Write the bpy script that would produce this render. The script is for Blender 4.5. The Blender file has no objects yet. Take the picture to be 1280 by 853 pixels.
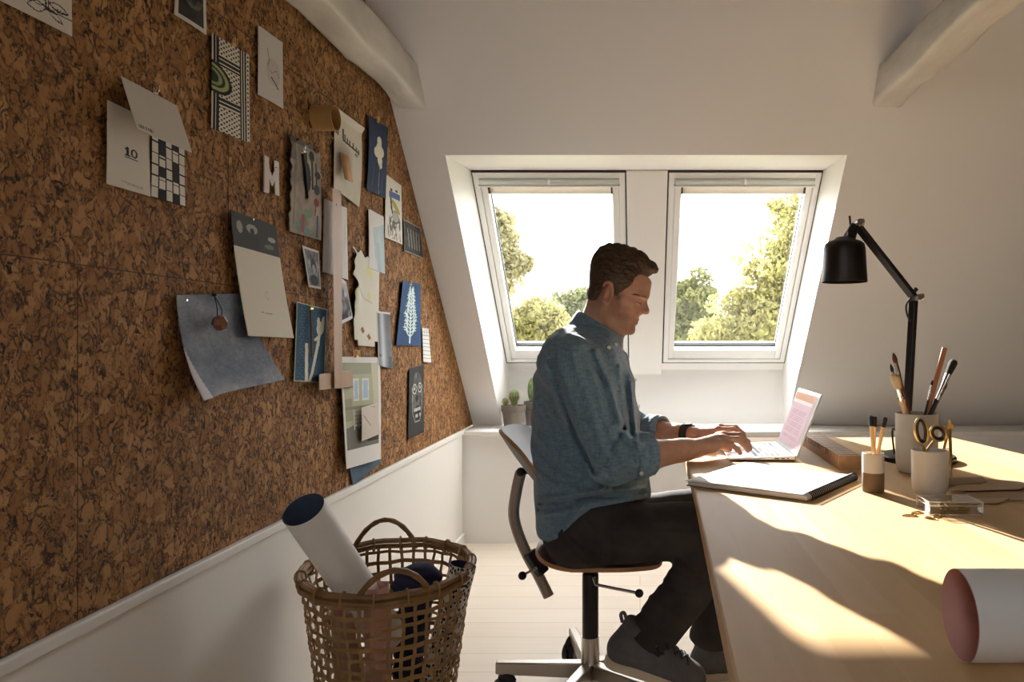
import bpy, bmesh, math, random
import numpy as np
from mathutils import Vector, Matrix, Euler

random.seed(7)
RNG = np.random.default_rng(11)
SC = bpy.context.scene
COL = SC.collection
F = 925.0          # focal length in pixels of the 1280 px wide frame
PX, PY = 800.0, 427.0
EYE = 1.064        # lens height above the floor
WX = -0.933        # face of the left wall
TZ = 0.74          # table top

# ------------------------------------------------------------------ helpers
def at(px, py, d):
    """point seen at a pixel, d metres into the room"""
    return Vector(((px-PX)/F*d, d, EYE-(py-PY)/F*d))

def on_wall(px, py, off=0.0):
    x = WX+off
    d = x*F/(px-PX)
    return Vector((x, d, EYE-(py-PY)/F*d))

def on_table(px, py, z=TZ):
    d = (EYE-z)*F/(py-PY)
    return Vector(((px-PX)/F*d, d, z))

def tag(o, label=None, cat=None, group=None, kind=None):
    if label: o['label'] = label
    if cat: o['category'] = cat
    if group: o['group'] = group
    if kind: o['kind'] = kind
    return o

def empty(name, loc=(0, 0, 0), rot=(0, 0, 0), label=None, cat=None, group=None):
    o = bpy.data.objects.new(name, None)
    COL.objects.link(o)
    o.empty_display_size = 0.05
    o.location = loc
    o.rotation_euler = rot
    return tag(o, label, cat, group)

def finish(me, mat, smooth=True, angle=40):
    if mat is not None:
        for m in (mat if isinstance(mat, (list, tuple)) else [mat]):
            me.materials.append(m)
    n = len(me.polygons)
    me.polygons.foreach_set('use_smooth', [bool(smooth)]*n)
    if smooth and angle is not None:
        me.set_sharp_from_angle(angle=math.radians(angle))
    me.update()

def link(name, me, parent=None, bevel=0, solid=0, subsurf=0):
    o = bpy.data.objects.new(name, me)
    COL.objects.link(o)
    if parent is not None:
        o.parent = parent
    if subsurf:
        m = o.modifiers.new('subsurf', 'SUBSURF'); m.levels = m.render_levels = subsurf
    if solid:
        m = o.modifiers.new('solid', 'SOLIDIFY'); m.thickness = solid; m.offset = 0
    if bevel:
        m = o.modifiers.new('bevel', 'BEVEL'); m.width = bevel; m.segments = 2
        m.limit_method = 'ANGLE'; m.angle_limit = math.radians(35)
    return o

def np_mesh(name, V, Q):
    """mesh from a vertex array and an (n,4) or (n,3) face array"""
    V = np.asarray(V, np.float32); Q = np.asarray(Q, np.int32)
    k = Q.shape[1]
    me = bpy.data.meshes.new(name)
    me.vertices.add(len(V)); me.vertices.foreach_set('co', V.ravel())
    me.loops.add(Q.size); me.loops.foreach_set('vertex_index', Q.ravel())
    me.polygons.add(len(Q))
    me.polygons.foreach_set('loop_start', np.arange(0, Q.size, k, dtype=np.int32))
    me.polygons.foreach_set('loop_total', np.full(len(Q), k, np.int32))
    me.update(calc_edges=True)
    me.validate()
    return me

def frame_of(d):
    d = Vector(d).normalized()
    a = Vector((0, 0, 1)) if abs(d.z) < 0.9 else Vector((1, 0, 0))
    u = d.cross(a).normalized()
    return u, d.cross(u).normalized()

class MB:
    def __init__(self):
        self.v = []; self.f = []
    def add(self, vs, fs):
        b = len(self.v)
        self.v += [tuple(p) for p in vs]
        self.f += [tuple(i+b for i in q) for q in fs]
        return self
    def box(self, c, s, M=None, taper=1.0):
        x, y, z = s[0]/2, s[1]/2, s[2]/2
        vs = [Vector((sx*x*(taper if sz > 0 else 1), sy*y*(taper if sz > 0 else 1), sz*z)) for sz in (-1, 1) for sy in (-1, 1) for sx in (-1, 1)]
        if M is not None: vs = [M @ p for p in vs]
        vs = [p+Vector(c) for p in vs]
        return self.add(vs, [(0, 2, 3, 1), (4, 5, 7, 6), (0, 1, 5, 4), (2, 6, 7, 3), (0, 4, 6, 2), (1, 3, 7, 5)])
    def hexa(self, p):
        return self.add(p, [(0, 3, 2, 1), (4, 5, 6, 7), (0, 1, 5, 4), (1, 2, 6, 5), (2, 3, 7, 6), (3, 0, 4, 7)])
    def tube(self, pts, r, n=10, closed=False, cap=True, flat=None):
        """sweep; r number or list; flat=(a,b) scales the section"""
        pts = [Vector(p) for p in pts]
        m = len(pts)
        rs = r if isinstance(r, (list, tuple)) else [r]*m
        fx, fy = flat if flat else (1, 1)
        vs = []; u = None
        for i, p in enumerate(pts):
            a = pts[(i-1) % m] if (closed or i > 0) else p
            b = pts[(i+1) % m] if (closed or i < m-1) else p
            d = (b-a).normalized()
            if u is None: u, w = frame_of(d)
            else:
                u = (u-d*u.dot(d)).normalized(); w = d.cross(u)
            for k in range(n):
                t = 2*math.pi*k/n
                vs.append(p+u*(math.cos(t)*rs[i]*fx)+w*(math.sin(t)*rs[i]*fy))
        fs = []
        for i in range(m if closed else m-1):
            j = (i+1) % m
            for k in range(n):
                k2 = (k+1) % n
                fs.append((i*n+k, i*n+k2, j*n+k2, j*n+k))
        if cap and not closed:
            fs.append(tuple(range(n))[::-1]); fs.append(tuple((m-1)*n+k for k in range(n)))
        return self.add(vs, fs)
    def lathe(self, prof, n=32, c=(0, 0, 0), M=None, cap0=True, cap1=True):
        vs = []
        for r, z in prof:
            for k in range(n):
                t = 2*math.pi*k/n
                p = Vector((r*math.cos(t), r*math.sin(t), z))
                if M is not None: p = M @ p
                vs.append(p+Vector(c))
        fs = []
        for i in range(len(prof)-1):
            for k in range(n):
                k2 = (k+1) % n
                fs.append((i*n+k, i*n+k2, (i+1)*n+k2, (i+1)*n+k))
        if cap0: fs.append(tuple(range(n))[::-1])
        if cap1: fs.append(tuple((len(prof)-1)*n+k for k in range(n)))
        return self.add(vs, fs)
    def prism(self, poly, z0, z1):
        n = len(poly)
        vs = [(p[0], p[1], z0) for p in poly]+[(p[0], p[1], z1) for p in poly]
        fs = [tuple(range(n))[::-1], tuple(range(n, 2*n))]
        fs += [(i, (i+1) % n, n+(i+1) % n, n+i) for i in range(n)]
        return self.add(vs, fs)
    def ball(self, c, r, n=16, m=10, M=None):
        r = r if isinstance(r, (list, tuple)) else (r, r, r)
        prof = [(math.sin(math.pi*i/m), -math.cos(math.pi*i/m)) for i in range(m+1)]
        prof[0] = (1e-4, -1); prof[-1] = (1e-4, 1)
        S = Matrix.Diagonal((r[0], r[1], r[2])).to_3x3()
        return self.lathe(prof, n, c, (M.to_3x3() @ S) if M is not None else S)
    def build(self, name, mat, parent=None, smooth=True, angle=40, bevel=0, solid=0, subsurf=0):
        me = bpy.data.meshes.new(name)
        me.from_pydata(self.v, [], self.f)
        bm = bmesh.new(); bm.from_mesh(me)
        bmesh.ops.recalc_face_normals(bm, faces=bm.faces)
        bm.to_mesh(me); bm.free()
        finish(me, mat, smooth, angle)
        return link(name, me, parent, bevel, solid, subsurf)

def spline(pts, n=8):
    """Catmull-Rom through points"""
    P = [Vector(p) for p in pts]
    out = []
    for i in range(len(P)-1):
        p0 = P[max(i-1, 0)]; p1 = P[i]; p2 = P[i+1]; p3 = P[min(i+2, len(P)-1)]
        for k in range(n):
            t = k/n
            out.append(0.5*((2*p1)+(p2-p0)*t+(2*p0-5*p1+4*p2-p3)*t*t+(3*p1-p0-3*p2+p3)*t**3))
    out.append(P[-1])
    return out

# ------------------------------------------------------------------ implicit surfaces
def smin(a, b, k):
    h = np.clip(0.5+0.5*(b-a)/k, 0, 1)
    return b*(1-h)+a*h-k*h*(1-h)
def smax(a, b, k):
    return -smin(-a, -b, k)
def rc(P, a, b, r1, r2):
    a = np.asarray(a, np.float32); b = np.asarray(b, np.float32)
    ab = b-a
    t = np.clip(((P-a) @ ab)/float(ab @ ab), 0, 1)
    q = P-a-t[..., None]*ab
    return np.sqrt((q*q).sum(-1))-(r1+t*(r2-r1))
def seg(P, a, b):
    return rc(P, a, b, 0.0, 0.0)
def ell(P, c, r, R=None):
    q = P-np.asarray(c, np.float32)
    if R is not None: q = q @ np.asarray(R, np.float32)
    r = np.asarray(r, np.float32)
    k0 = np.sqrt(((q/r)**2).sum(-1)); k1 = np.sqrt(((q/(r*r))**2).sum(-1))+1e-9
    return k0*(k0-1)/k1
def sph(P, c, r):
    q = P-np.asarray(c, np.float32)
    return np.sqrt((q*q).sum(-1))-r

def nets(fn, lo, hi, h):
    """surface nets of fn<0 inside a box; returns vertices and quads"""
    lo = np.asarray(lo, np.float32); hi = np.asarray(hi, np.float32)
    n = np.ceil((hi-lo)/h).astype(int)+1
    ax = [lo[i]+h*np.arange(n[i], dtype=np.float32) for i in range(3)]
    D = np.empty(tuple(n), np.float32)
    step = max(1, int(400000/(n[1]*n[2])))
    for i in range(0, n[0], step):
        g = np.stack(np.meshgrid(ax[0][i:i+step], ax[1], ax[2], indexing='ij'), -1)
        D[i:i+step] = fn(g)
    S = D < 0
    acc = np.zeros(tuple(n-1)+(3,), np.float32); cnt = np.zeros(tuple(n-1), np.float32)
    edges = []
    for a in range(3):
        b, c = (a+1) % 3, (a+2) % 3
        sl0 = [slice(None)]*3; sl1 = [slice(None)]*3
        sl0[a] = slice(0, n[a]-1); sl1[a] = slice(1, n[a])
        X = S[tuple(sl0)] != S[tuple(sl1)]
        I = np.argwhere(X)
        v0 = D[I[:, 0], I[:, 1], I[:, 2]]
        J = I.copy(); J[:, a] += 1
        v1 = D[J[:, 0], J[:, 1], J[:, 2]]
        t = v0/(v0-v1)
        pos = I.astype(np.float32); pos[:, a] += t
        for db in (0, 1):
            for dc in (0, 1):
                K = I.copy(); K[:, b] -= db; K[:, c] -= dc
                ok = (K >= 0).all(1) & (K < (n-1)).all(1)
                np.add.at(acc, (K[ok, 0], K[ok, 1], K[ok, 2]), pos[ok])
                np.add.at(cnt, (K[ok, 0], K[ok, 1], K[ok, 2]), 1)
        edges.append((a, b, c, I, v0 < 0))
    used = cnt > 0
    idx = np.full(tuple(n-1), -1, np.int32)
    idx[used] = np.arange(used.sum())
    V = acc[used]/cnt[used][:, None]*h+lo
    quads = []
    for a, b, c, I, inside in edges:
        ok = (I[:, b] >= 1) & (I[:, c] >= 1) & (I[:, b] < n[b]-1) & (I[:, c] < n[c]-1)
        I = I[ok]; ins = inside[ok]
        def g(db, dc):
            K = I.copy(); K[:, b] -= db; K[:, c] -= dc
            return idx[K[:, 0], K[:, 1], K[:, 2]]
        q = np.stack([g(1, 1), g(0, 1), g(0, 0), g(1, 0)], 1)
        q[~ins] = q[~ins][:, ::-1]
        quads.append(q)
    return V, np.concatenate(quads)

def nets_obj(name, parts, mat, parent=None, tint=None, angle=None):
    """one mesh from several (fn, lo, hi, h) grids"""
    Vs, Qs, o = [], [], 0
    for fn, lo, hi, h in parts:
        V, Q = nets(fn, lo, hi, h)
        Vs.append(V); Qs.append(Q+o); o += len(V)
    V = np.concatenate(Vs); Q = np.concatenate(Qs)
    me = np_mesh(name, V, Q)
    if tint is not None:
        c = tint(V)
        A = me.color_attributes.new('tint', 'FLOAT_COLOR', 'POINT')
        A.data.foreach_set('color', np.concatenate([c, np.ones((len(c), 1))], 1).astype(np.float32).ravel())
    finish(me, mat, True, angle)
    return link(name, me, parent)

# ------------------------------------------------------------------ materials
def srgb(r, g, b):
    f = lambda c: (c/255/12.92 if c/255 <= 0.04045 else ((c/255+0.055)/1.055)**2.4)
    return (f(r), f(g), f(b), 1)

def mat(name, col, rough=0.6, metal=0.0, var=0.0, vscale=20, vstretch=(1, 1, 1), bump=0.0, bscale=200, bstretch=(1, 1, 1), spec=0.5, coat=0.0, attr=None, sheen=0.0):
    m = bpy.data.materials.new(name); m.use_nodes = True
    nt = m.node_tree; N = nt.nodes; L = nt.links
    b = N['Principled BSDF']
    b.inputs['Roughness'].default_value = rough
    b.inputs['Metallic'].default_value = metal
    b.inputs['Specular IOR Level'].default_value = spec
    b.inputs['Coat Weight'].default_value = coat
    b.inputs['Sheen Weight'].default_value = sheen
    b.inputs['Base Color'].default_value = col
    tc = N.new('ShaderNodeTexCoord')
    src = None
    if attr:
        a = N.new('ShaderNodeAttribute'); a.attribute_name = attr; src = a.outputs['Color']
    if var > 0:
        mp = N.new('ShaderNodeMapping'); mp.inputs['Scale'].default_value = vstretch
        L.new(tc.outputs['Object'], mp.inputs['Vector'])
        nz = N.new('ShaderNodeTexNoise'); nz.inputs['Scale'].default_value = vscale; nz.inputs['Detail'].default_value = 5
        L.new(mp.outputs[0], nz.inputs['Vector'])
        rm = N.new('ShaderNodeMapRange'); rm.inputs['From Min'].default_value = 0.3; rm.inputs['From Max'].default_value = 0.7
        rm.inputs['To Min'].default_value = 1-var; rm.inputs['To Max'].default_value = 1+var
        L.new(nz.outputs['Fac'], rm.inputs['Value'])
        mx = N.new('ShaderNodeMix'); mx.data_type = 'RGBA'; mx.blend_type = 'MULTIPLY'
        mx.inputs[0].default_value = 1
        if src is not None: L.new(src, mx.inputs[6])
        else: mx.inputs[6].default_value = col
        L.new(rm.outputs[0], mx.inputs[7])
        src = mx.outputs[2]
    if src is not None: L.new(src, b.inputs['Base Color'])
    if bump > 0:
        mp = N.new('ShaderNodeMapping'); mp.inputs['Scale'].default_value = bstretch
        L.new(tc.outputs['Object'], mp.inputs['Vector'])
        nz = N.new('ShaderNodeTexNoise'); nz.inputs['Scale'].default_value = bscale; nz.inputs['Detail'].default_value = 4
        L.new(mp.outputs[0], nz.inputs['Vector'])
        bp = N.new('ShaderNodeBump'); bp.inputs['Strength'].default_value = bump; bp.inputs['Distance'].default_value = 0.004
        L.new(nz.outputs['Fac'], bp.inputs['Height']); L.new(bp.outputs[0], b.inputs['Normal'])
    return m

def cork_mat():
    m = bpy.data.materials.new('cork'); m.use_nodes = True
    nt = m.node_tree; N = nt.nodes; L = nt.links; b = N['Principled BSDF']
    b.inputs['Roughness'].default_value = 0.85; b.inputs['Specular IOR Level'].default_value = 0.25
    tc = N.new('ShaderNodeTexCoord')
    mp = N.new('ShaderNodeMapping'); mp.inputs['Scale'].default_value = (1, 1.1, 0.9)
    L.new(tc.outputs['Object'], mp.inputs['Vector'])
    # warp
    nw = N.new('ShaderNodeTexNoise'); nw.inputs['Scale'].default_value = 28; nw.inputs['Detail'].default_value = 3
    L.new(mp.outputs[0], nw.inputs['Vector'])
    ad = N.new('ShaderNodeVectorMath'); ad.operation = 'SCALE'; ad.inputs['Scale'].default_value = 0.065
    L.new(nw.outputs['Color'], ad.inputs[0])
    sm = N.new('ShaderNodeVectorMath'); sm.operation = 'ADD'
    L.new(mp.outputs[0], sm.inputs[0]); L.new(ad.outputs[0], sm.inputs[1])
    vo = N.new('ShaderNodeTexVoronoi'); vo.feature = 'DISTANCE_TO_EDGE'; vo.inputs['Scale'].default_value = 40
    L.new(sm.outputs[0], vo.inputs['Vector'])
    vc = N.new('ShaderNodeTexVoronoi'); vc.feature = 'F1'; vc.inputs['Scale'].default_value = 40
    L.new(sm.outputs[0], vc.inputs['Vector'])
    n2 = N.new('ShaderNodeTexNoise'); n2.inputs['Scale'].default_value = 75; n2.inputs['Detail'].default_value = 6; n2.inputs['Roughness'].default_value = 0.65
    L.new(sm.outputs[0], n2.inputs['Vector'])
    n3 = N.new('ShaderNodeTexNoise'); n3.inputs['Scale'].default_value = 6; n3.inputs['Detail'].default_value = 2
    L.new(mp.outputs[0], n3.inputs['Vector'])
    # chunk colour
    sep = N.new('ShaderNodeSeparateColor'); L.new(vc.outputs['Color'], sep.inputs[0])
    r1 = N.new('ShaderNodeValToRGB')
    e = r1.color_ramp.elements
    e[0].position = 0.0; e[0].color = srgb(117, 80, 45)
    e[1].position = 1.0; e[1].color = srgb(186, 139, 88)
    x = e.new(0.5); x.color = srgb(154, 108, 64)
    mixv = N.new('ShaderNodeMath'); mixv.operation = 'MULTIPLY_ADD'; mixv.inputs[1].default_value = 0.55
    L.new(sep.outputs[0], mixv.inputs[0])
    h3 = N.new('ShaderNodeMath'); h3.operation = 'MULTIPLY'; h3.inputs[1].default_value = 0.5
    L.new(n2.outputs['Fac'], h3.inputs[0]); L.new(h3.outputs[0], mixv.inputs[2])
    L.new(mixv.outputs[0], r1.inputs['Fac'])
    # dark crevices: broken cell edges + specks
    me_ = N.new('ShaderNodeMapRange'); me_.inputs['From Min'].default_value = 0.0; me_.inputs['From Max'].default_value = 0.13
    L.new(vo.outputs['Distance'], me_.inputs['Value'])
    nb = N.new('ShaderNodeTexNoise'); nb.inputs['Scale'].default_value = 40; nb.inputs['Detail'].default_value = 5; nb.inputs['Roughness'].default_value = 0.7
    L.new(mp.outputs[0], nb.inputs['Vector'])
    mb_ = N.new('ShaderNodeMapRange'); mb_.inputs['From Min'].default_value = 0.40; mb_.inputs['From Max'].default_value = 0.58
    L.new(nb.outputs['Fac'], mb_.inputs['Value'])
    mxx = N.new('ShaderNodeMath'); mxx.operation = 'MAXIMUM'
    L.new(me_.outputs[0], mxx.inputs[0]); L.new(mb_.outputs[0], mxx.inputs[1])
    sp = N.new('ShaderNodeMapRange'); sp.inputs['From Min'].default_value = 0.37; sp.inputs['From Max'].default_value = 0.46
    L.new(n2.outputs['Fac'], sp.inputs['Value'])
    mul = N.new('ShaderNodeMath'); mul.operation = 'MULTIPLY'
    L.new(mxx.outputs[0], mul.inputs[0]); L.new(sp.outputs[0], mul.inputs[1])
    cm = N.new('ShaderNodeMix'); cm.data_type = 'RGBA'
    cm.inputs[6].default_value = srgb(48, 31, 18)
    L.new(mul.outputs[0], cm.inputs[0]); L.new(r1.outputs[0], cm.inputs[7])
    rm = N.new('ShaderNodeMapRange'); rm.inputs['To Min'].default_value = 0.8; rm.inputs['To Max'].default_value = 1.2
    L.new(n3.outputs['Fac'], rm.inputs['Value'])
    c2 = N.new('ShaderNodeMix'); c2.data_type = 'RGBA'; c2.blend_type = 'MULTIPLY'; c2.inputs[0].default_value = 1
    L.new(cm.outputs[2], c2.inputs[6]); L.new(rm.outputs[0], c2.inputs[7])
    L.new(c2.outputs[2], b.inputs['Base Color'])
    bp = N.new('ShaderNodeBump'); bp.inputs['Strength'].default_value = 0.6; bp.inputs['Distance'].default_value = 0.004
    L.new(mul.outputs[0], bp.inputs['Height']); L.new(bp.outputs[0], b.inputs['Normal'])
    return m

def wood_mat(name, c1, c2, plank=(0.045, 0.6), along='Y', rough=0.4, grain=0.5, gap=0.0, coat=0.0, seamdark=0.75):
    """boards: plank = (width, length); grain runs along the long axis"""
    m = bpy.data.materials.new(name); m.use_nodes = True
    nt = m.node_tree; N = nt.nodes; L = nt.links; b = N['Principled BSDF']
    b.inputs['Roughness'].default_value = rough
    b.inputs['Coat Weight'].default_value = coat; b.inputs['Coat Roughness'].default_value = 0.25
    tc = N.new('ShaderNodeTexCoord')
    rot = N.new('ShaderNodeMapping')
    rot.inputs['Rotation'].default_value = (0, 0, math.radians(90) if along == 'Y' else 0)
    L.new(tc.outputs['Object'], rot.inputs['Vector'])
    br = N.new('ShaderNodeTexBrick')
    br.inputs['Scale'].default_value = 1.0
    br.inputs['Brick Width'].default_value = plank[1]; br.inputs['Row Height'].default_value = plank[0]
    br.inputs['Mortar Size'].default_value = gap; br.inputs['Mortar Smooth'].default_value = 0.3
    br.inputs['Color1'].default_value = (0, 0, 0, 1); br.inputs['Color2'].default_value = (1, 1, 1, 1)
    br.inputs['Mortar'].default_value = (0.5, 0.5, 0.5, 1)
    br.offset = 0.37; br.squash = 1
    L.new(rot.outputs[0], br.inputs['Vector'])
    st = N.new('ShaderNodeMapping'); st.inputs['Scale'].default_value = (2.2, 26, 26)
    L.new(rot.outputs[0], st.inputs['Vector'])
    # shift the grain from board to board
    sc = N.new('ShaderNodeVectorMath'); sc.operation = 'SCALE'; sc.inputs['Scale'].default_value = 13.0
    L.new(br.outputs['Color'], sc.inputs[0])
    ad = N.new('ShaderNodeVectorMath'); ad.operation = 'ADD'
    L.new(st.outputs[0], ad.inputs[0]); L.new(sc.outputs[0], ad.inputs[1])
    nz = N.new('ShaderNodeTexNoise'); nz.inputs['Scale'].default_value = 1.2; nz.inputs['Detail'].default_value = 5; nz.inputs['Distortion'].default_value = 0.6
    L.new(ad.outputs[0], nz.inputs['Vector'])
    f1 = N.new('ShaderNodeMath'); f1.operation = 'MULTIPLY'; f1.inputs[1].default_value = grain
    L.new(nz.outputs['Fac'], f1.inputs[0])
    sep = N.new('ShaderNodeSeparateColor'); L.new(br.outputs['Color'], sep.inputs[0])
    f2 = N.new('ShaderNodeMath'); f2.operation = 'MULTIPLY_ADD'; f2.inputs[1].default_value = 1-grain
    L.new(sep.outputs[0], f2.inputs[0]); L.new(f1.outputs[0], f2.inputs[2])
    mx = N.new('ShaderNodeMix'); mx.data_type = 'RGBA'
    mx.inputs[6].default_value = c1; mx.inputs[7].default_value = c2
    L.new(f2.outputs[0], mx.inputs[0])
    if gap > 0:
        m2 = N.new('ShaderNodeMix'); m2.data_type = 'RGBA'; m2.blend_type = 'MULTIPLY'
        m2.inputs[7].default_value = (seamdark, seamdark*0.93, seamdark*0.85, 1)
        L.new(br.outputs['Fac'], m2.inputs[0]); L.new(mx.outputs[2], m2.inputs[6])
        L.new(m2.outputs[2], b.inputs['Base Color'])
    else:
        L.new(mx.outputs[2], b.inputs['Base Color'])
    bp = N.new('ShaderNodeBump'); bp.inputs['Strength'].default_value = 0.08; bp.inputs['Distance'].default_value = 0.002
    L.new(nz.outputs['Fac'], bp.inputs['Height']); L.new(bp.outputs[0], b.inputs['Normal'])
    return m

def glass_mat(name, tint=(1, 1, 1, 1), refl=0.06, rough=0.0):
    m = bpy.data.materials.new(name); m.use_nodes = True
    nt = m.node_tree; N = nt.nodes; L = nt.links
    N.remove(N['Principled BSDF'])
    out = N['Material Output']
    t = N.new('ShaderNodeBsdfTransparent'); t.inputs[0].default_value = tint
    g = N.new('ShaderNodeBsdfGlossy'); g.inputs['Roughness'].default_value = rough
    lw = N.new('ShaderNodeLayerWeight'); lw.inputs['Blend'].default_value = 0.5
    pw_ = N.new('ShaderNodeMath'); pw_.operation = 'POWER'; pw_.inputs[1].default_value = 5.0
    L.new(lw.outputs['Facing'], pw_.inputs[0])
    fr = N.new('ShaderNodeMath'); fr.operation = 'MULTIPLY_ADD'; fr.inputs[1].default_value = 0.9; fr.inputs[2].default_value = refl*0.6
    L.new(pw_.outputs[0], fr.inputs[0])
    mx = N.new('ShaderNodeMixShader')
    L.new(fr.outputs[0], mx.inputs[0]); L.new(t.outputs[0], mx.inputs[1]); L.new(g.outputs[0], mx.inputs[2])
    L.new(mx.outputs[0], out.inputs['Surface'])
    return m

def leaf_mat(name, col, var=0.35, through=0.55):
    m = bpy.data.materials.new(name); m.use_nodes = True
    nt = m.node_tree; N = nt.nodes; L = nt.links
    N.remove(N['Principled BSDF']); out = N['Material Output']
    tc = N.new('ShaderNodeTexCoord')
    nz = N.new('ShaderNodeTexNoise'); nz.inputs['Scale'].default_value = 2.5; nz.inputs['Detail'].default_value = 6
    L.new(tc.outputs['Object'], nz.inputs['Vector'])
    rm = N.new('ShaderNodeMapRange'); rm.inputs['From Min'].default_value = 0.3; rm.inputs['From Max'].default_value = 0.7
    rm.inputs['To Min'].default_value = 1-var; rm.inputs['To Max'].default_value = 1+var
    L.new(nz.outputs['Fac'], rm.inputs['Value'])
    mx = N.new('ShaderNodeMix'); mx.data_type = 'RGBA'; mx.blend_type = 'MULTIPLY'; mx.inputs[0].default_value = 1
    mx.inputs[6].default_value = col; L.new(rm.outputs[0], mx.inputs[7])
    d = N.new('ShaderNodeBsdfDiffuse'); t = N.new('ShaderNodeBsdfTranslucent')
    L.new(mx.outputs[2], d.inputs[0]); L.new(mx.outputs[2], t.inputs[0])
    ms = N.new('ShaderNodeMixShader'); ms.inputs[0].default_value = through
    L.new(d.outputs[0], ms.inputs[1]); L.new(t.outputs[0], ms.inputs[2]); L.new(ms.outputs[0], out.inputs['Surface'])
    return m

M = {}
M['wall'] = mat('white_plaster', srgb(236, 235, 233), 0.75, bump=0.03, bscale=90, spec=0.3)
M['dark_wall'] = mat('bounce_cutting_plaster', srgb(104, 102, 100), 0.8)  # for unseen walls, darkened to cut the bounce from behind the camera
M['lining'] = mat('white_lining', srgb(240, 238, 234), 0.55, spec=0.35)
M['panel'] = mat('white_panel', srgb(226, 222, 214), 0.55, spec=0.35)
M['beam'] = mat('painted_beam', srgb(206, 201, 192), 0.6, var=0.1, vscale=14, vstretch=(1, 0.4, 1), bump=0.5, bscale=60, bstretch=(1, 0.35, 1))
M['cork'] = cork_mat()
M['floor'] = wood_mat('whitewashed_boards', srgb(232, 221, 205), srgb(216, 200, 178), (0.14, 2.3), 'X', 0.45, 0.7, 0.0022, 0.0, 0.78)
M['table'] = wood_mat('oiled_birch', srgb(219, 187, 142), srgb(192, 153, 104), (0.052, 0.62), 'Y', 0.55, 0.6, 0.0, 0.0)
M['table'].node_tree.nodes['Principled BSDF'].inputs['Specular IOR Level'].default_value = 0.14
M['white_frame'] = mat('white_lacquer', srgb(240, 240, 237), 0.35)
M['gasket'] = mat('dark_gasket', srgb(48, 48, 46), 0.6)
M['blind'] = leaf_mat('pleated_blind', srgb(226, 222, 214), 0.0, 0.2)
M['blind_rail'] = mat('grey_green_rail', srgb(206, 212, 206), 0.45)
M['glass'] = glass_mat('window_glass')
M['acrylic'] = glass_mat('clear_acrylic', (0.96, 0.96, 0.95, 1))
M['black'] = mat('black_lacquer', srgb(20, 19, 19), 0.42)
M['black_plastic'] = mat('black_plastic', srgb(24, 23, 23), 0.5)
M['chrome'] = mat('brushed_steel', srgb(200, 196, 190), 0.25, 1.0)
M['steel'] = mat('dull_steel', srgb(168, 160, 150), 0.36, 1.0)
M['brass'] = mat('brass', srgb(222, 190, 122), 0.3, 1.0)
M['alu'] = mat('silver_aluminium', srgb(214, 212, 208), 0.32, 0.9)
M['acrylic_edge'] = mat('polished_acrylic_edge', srgb(232, 232, 230), 0.15)
M['acrylic_edge'].node_tree.nodes['Principled BSDF'].inputs['Alpha'].default_value = 0.45
M['white_paper'] = mat('white_paper', srgb(236, 233, 228), 0.8, spec=0.2)
M['pink_paper'] = mat('pink_paper', srgb(206, 158, 147), 0.8, spec=0.2)
M['kraft'] = mat('kraft_card', srgb(178, 148, 114), 0.75, var=0.06, vscale=60)
M['art'] = mat('printed_paper', (0.8, 0.8, 0.8, 1), 0.75, attr='art', spec=0.2)
# ------------------------------------------------------------------ the room
def struct(name, mb, m, parent=None, **k):
    o = mb.build(name, m, parent, **k)
    if parent is None: o['kind'] = 'structure'
    return o

XR = 3.3; YB = -2.55; RY = 0.8; RZ = 3.95; KZ = 0.592
b = MB(); b.box((1.18, 0.78, -0.02), (4.4, 6.9, 0.04)); struct('floor', b, M['floor'], smooth=False)
# gable walls
def gable(x0, x1):
    p = [(YB-0.02, 0), (YB-0.02, 0.6), (RY, RZ), (4.17, 0.6), (4.3, 0.6), (4.3, 0)]
    b = MB(); n = len(p)
    b.add([(x0, y, z) for y, z in p]+[(x1, y, z) for y, z in p],
          [tuple(range(n)), tuple(range(n, 2*n))]+[(i, (i+1) % n, n+(i+1) % n, n+i) for i in range(n)])
    return b
struct('wall_left', gable(-1.0, -0.946), M['wall'], smooth=False)
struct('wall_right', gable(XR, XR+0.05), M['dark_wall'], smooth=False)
b = MB(); b.box((1.18, 3.93, 0.285), (4.25, 0.06, 0.57)); struct('wall_back', b, M['wall'], smooth=False)
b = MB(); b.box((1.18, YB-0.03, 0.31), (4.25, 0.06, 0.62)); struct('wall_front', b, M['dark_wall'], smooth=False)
# low panelled wall under the cork, with its thin cap
b = MB(); b.box((-0.938, 0.66, 0.288), (0.016, 6.42, 0.576)); struct('wall_left_panel', b, M['panel'], smooth=False)
b = MB(); b.box((-0.9345, 0.68, 0.587), (0.023, 6.46, 0.022)); struct('trim_1', b, M['panel'], smooth=False, bevel=0.003)
b = MB(); b.box((-0.9225, 0.66, 0.03), (0.015, 6.42, 0.06)); struct('baseboard_left', b, M['panel'], smooth=False, bevel=0.003)
# deep sill on top of the knee wall
b = MB(); b.box((1.18, 4.075, KZ-0.012), (4.24, 0.39, 0.024)); struct('trim_2', b, M['lining'], smooth=False, bevel=0.006)

# back roof slope with one opening for the pair of windows
def sl(x, z): return (x, 4.15-(z-0.6), z)
OX0, OX1, OZ = -0.775, 0.824, 1.806
b = MB()
b.add([sl(-0.946, 0.58), sl(OX0, 0.58), sl(OX0, OZ), sl(-0.946, OZ)], [(0, 1, 2, 3)])
b.add([sl(OX1, 0.58), sl(XR, 0.58), sl(XR, OZ), sl(OX1, OZ)], [(0, 1, 2, 3)])
b.add([sl(-0.946, OZ), sl(OX0, OZ), sl(OX1, OZ), sl(XR, OZ), sl(XR, RZ), sl(-0.946, RZ)], [(0, 1, 2, 3, 4, 5)])
struct('ceiling', b, M['wall'], smooth=False)
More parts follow.
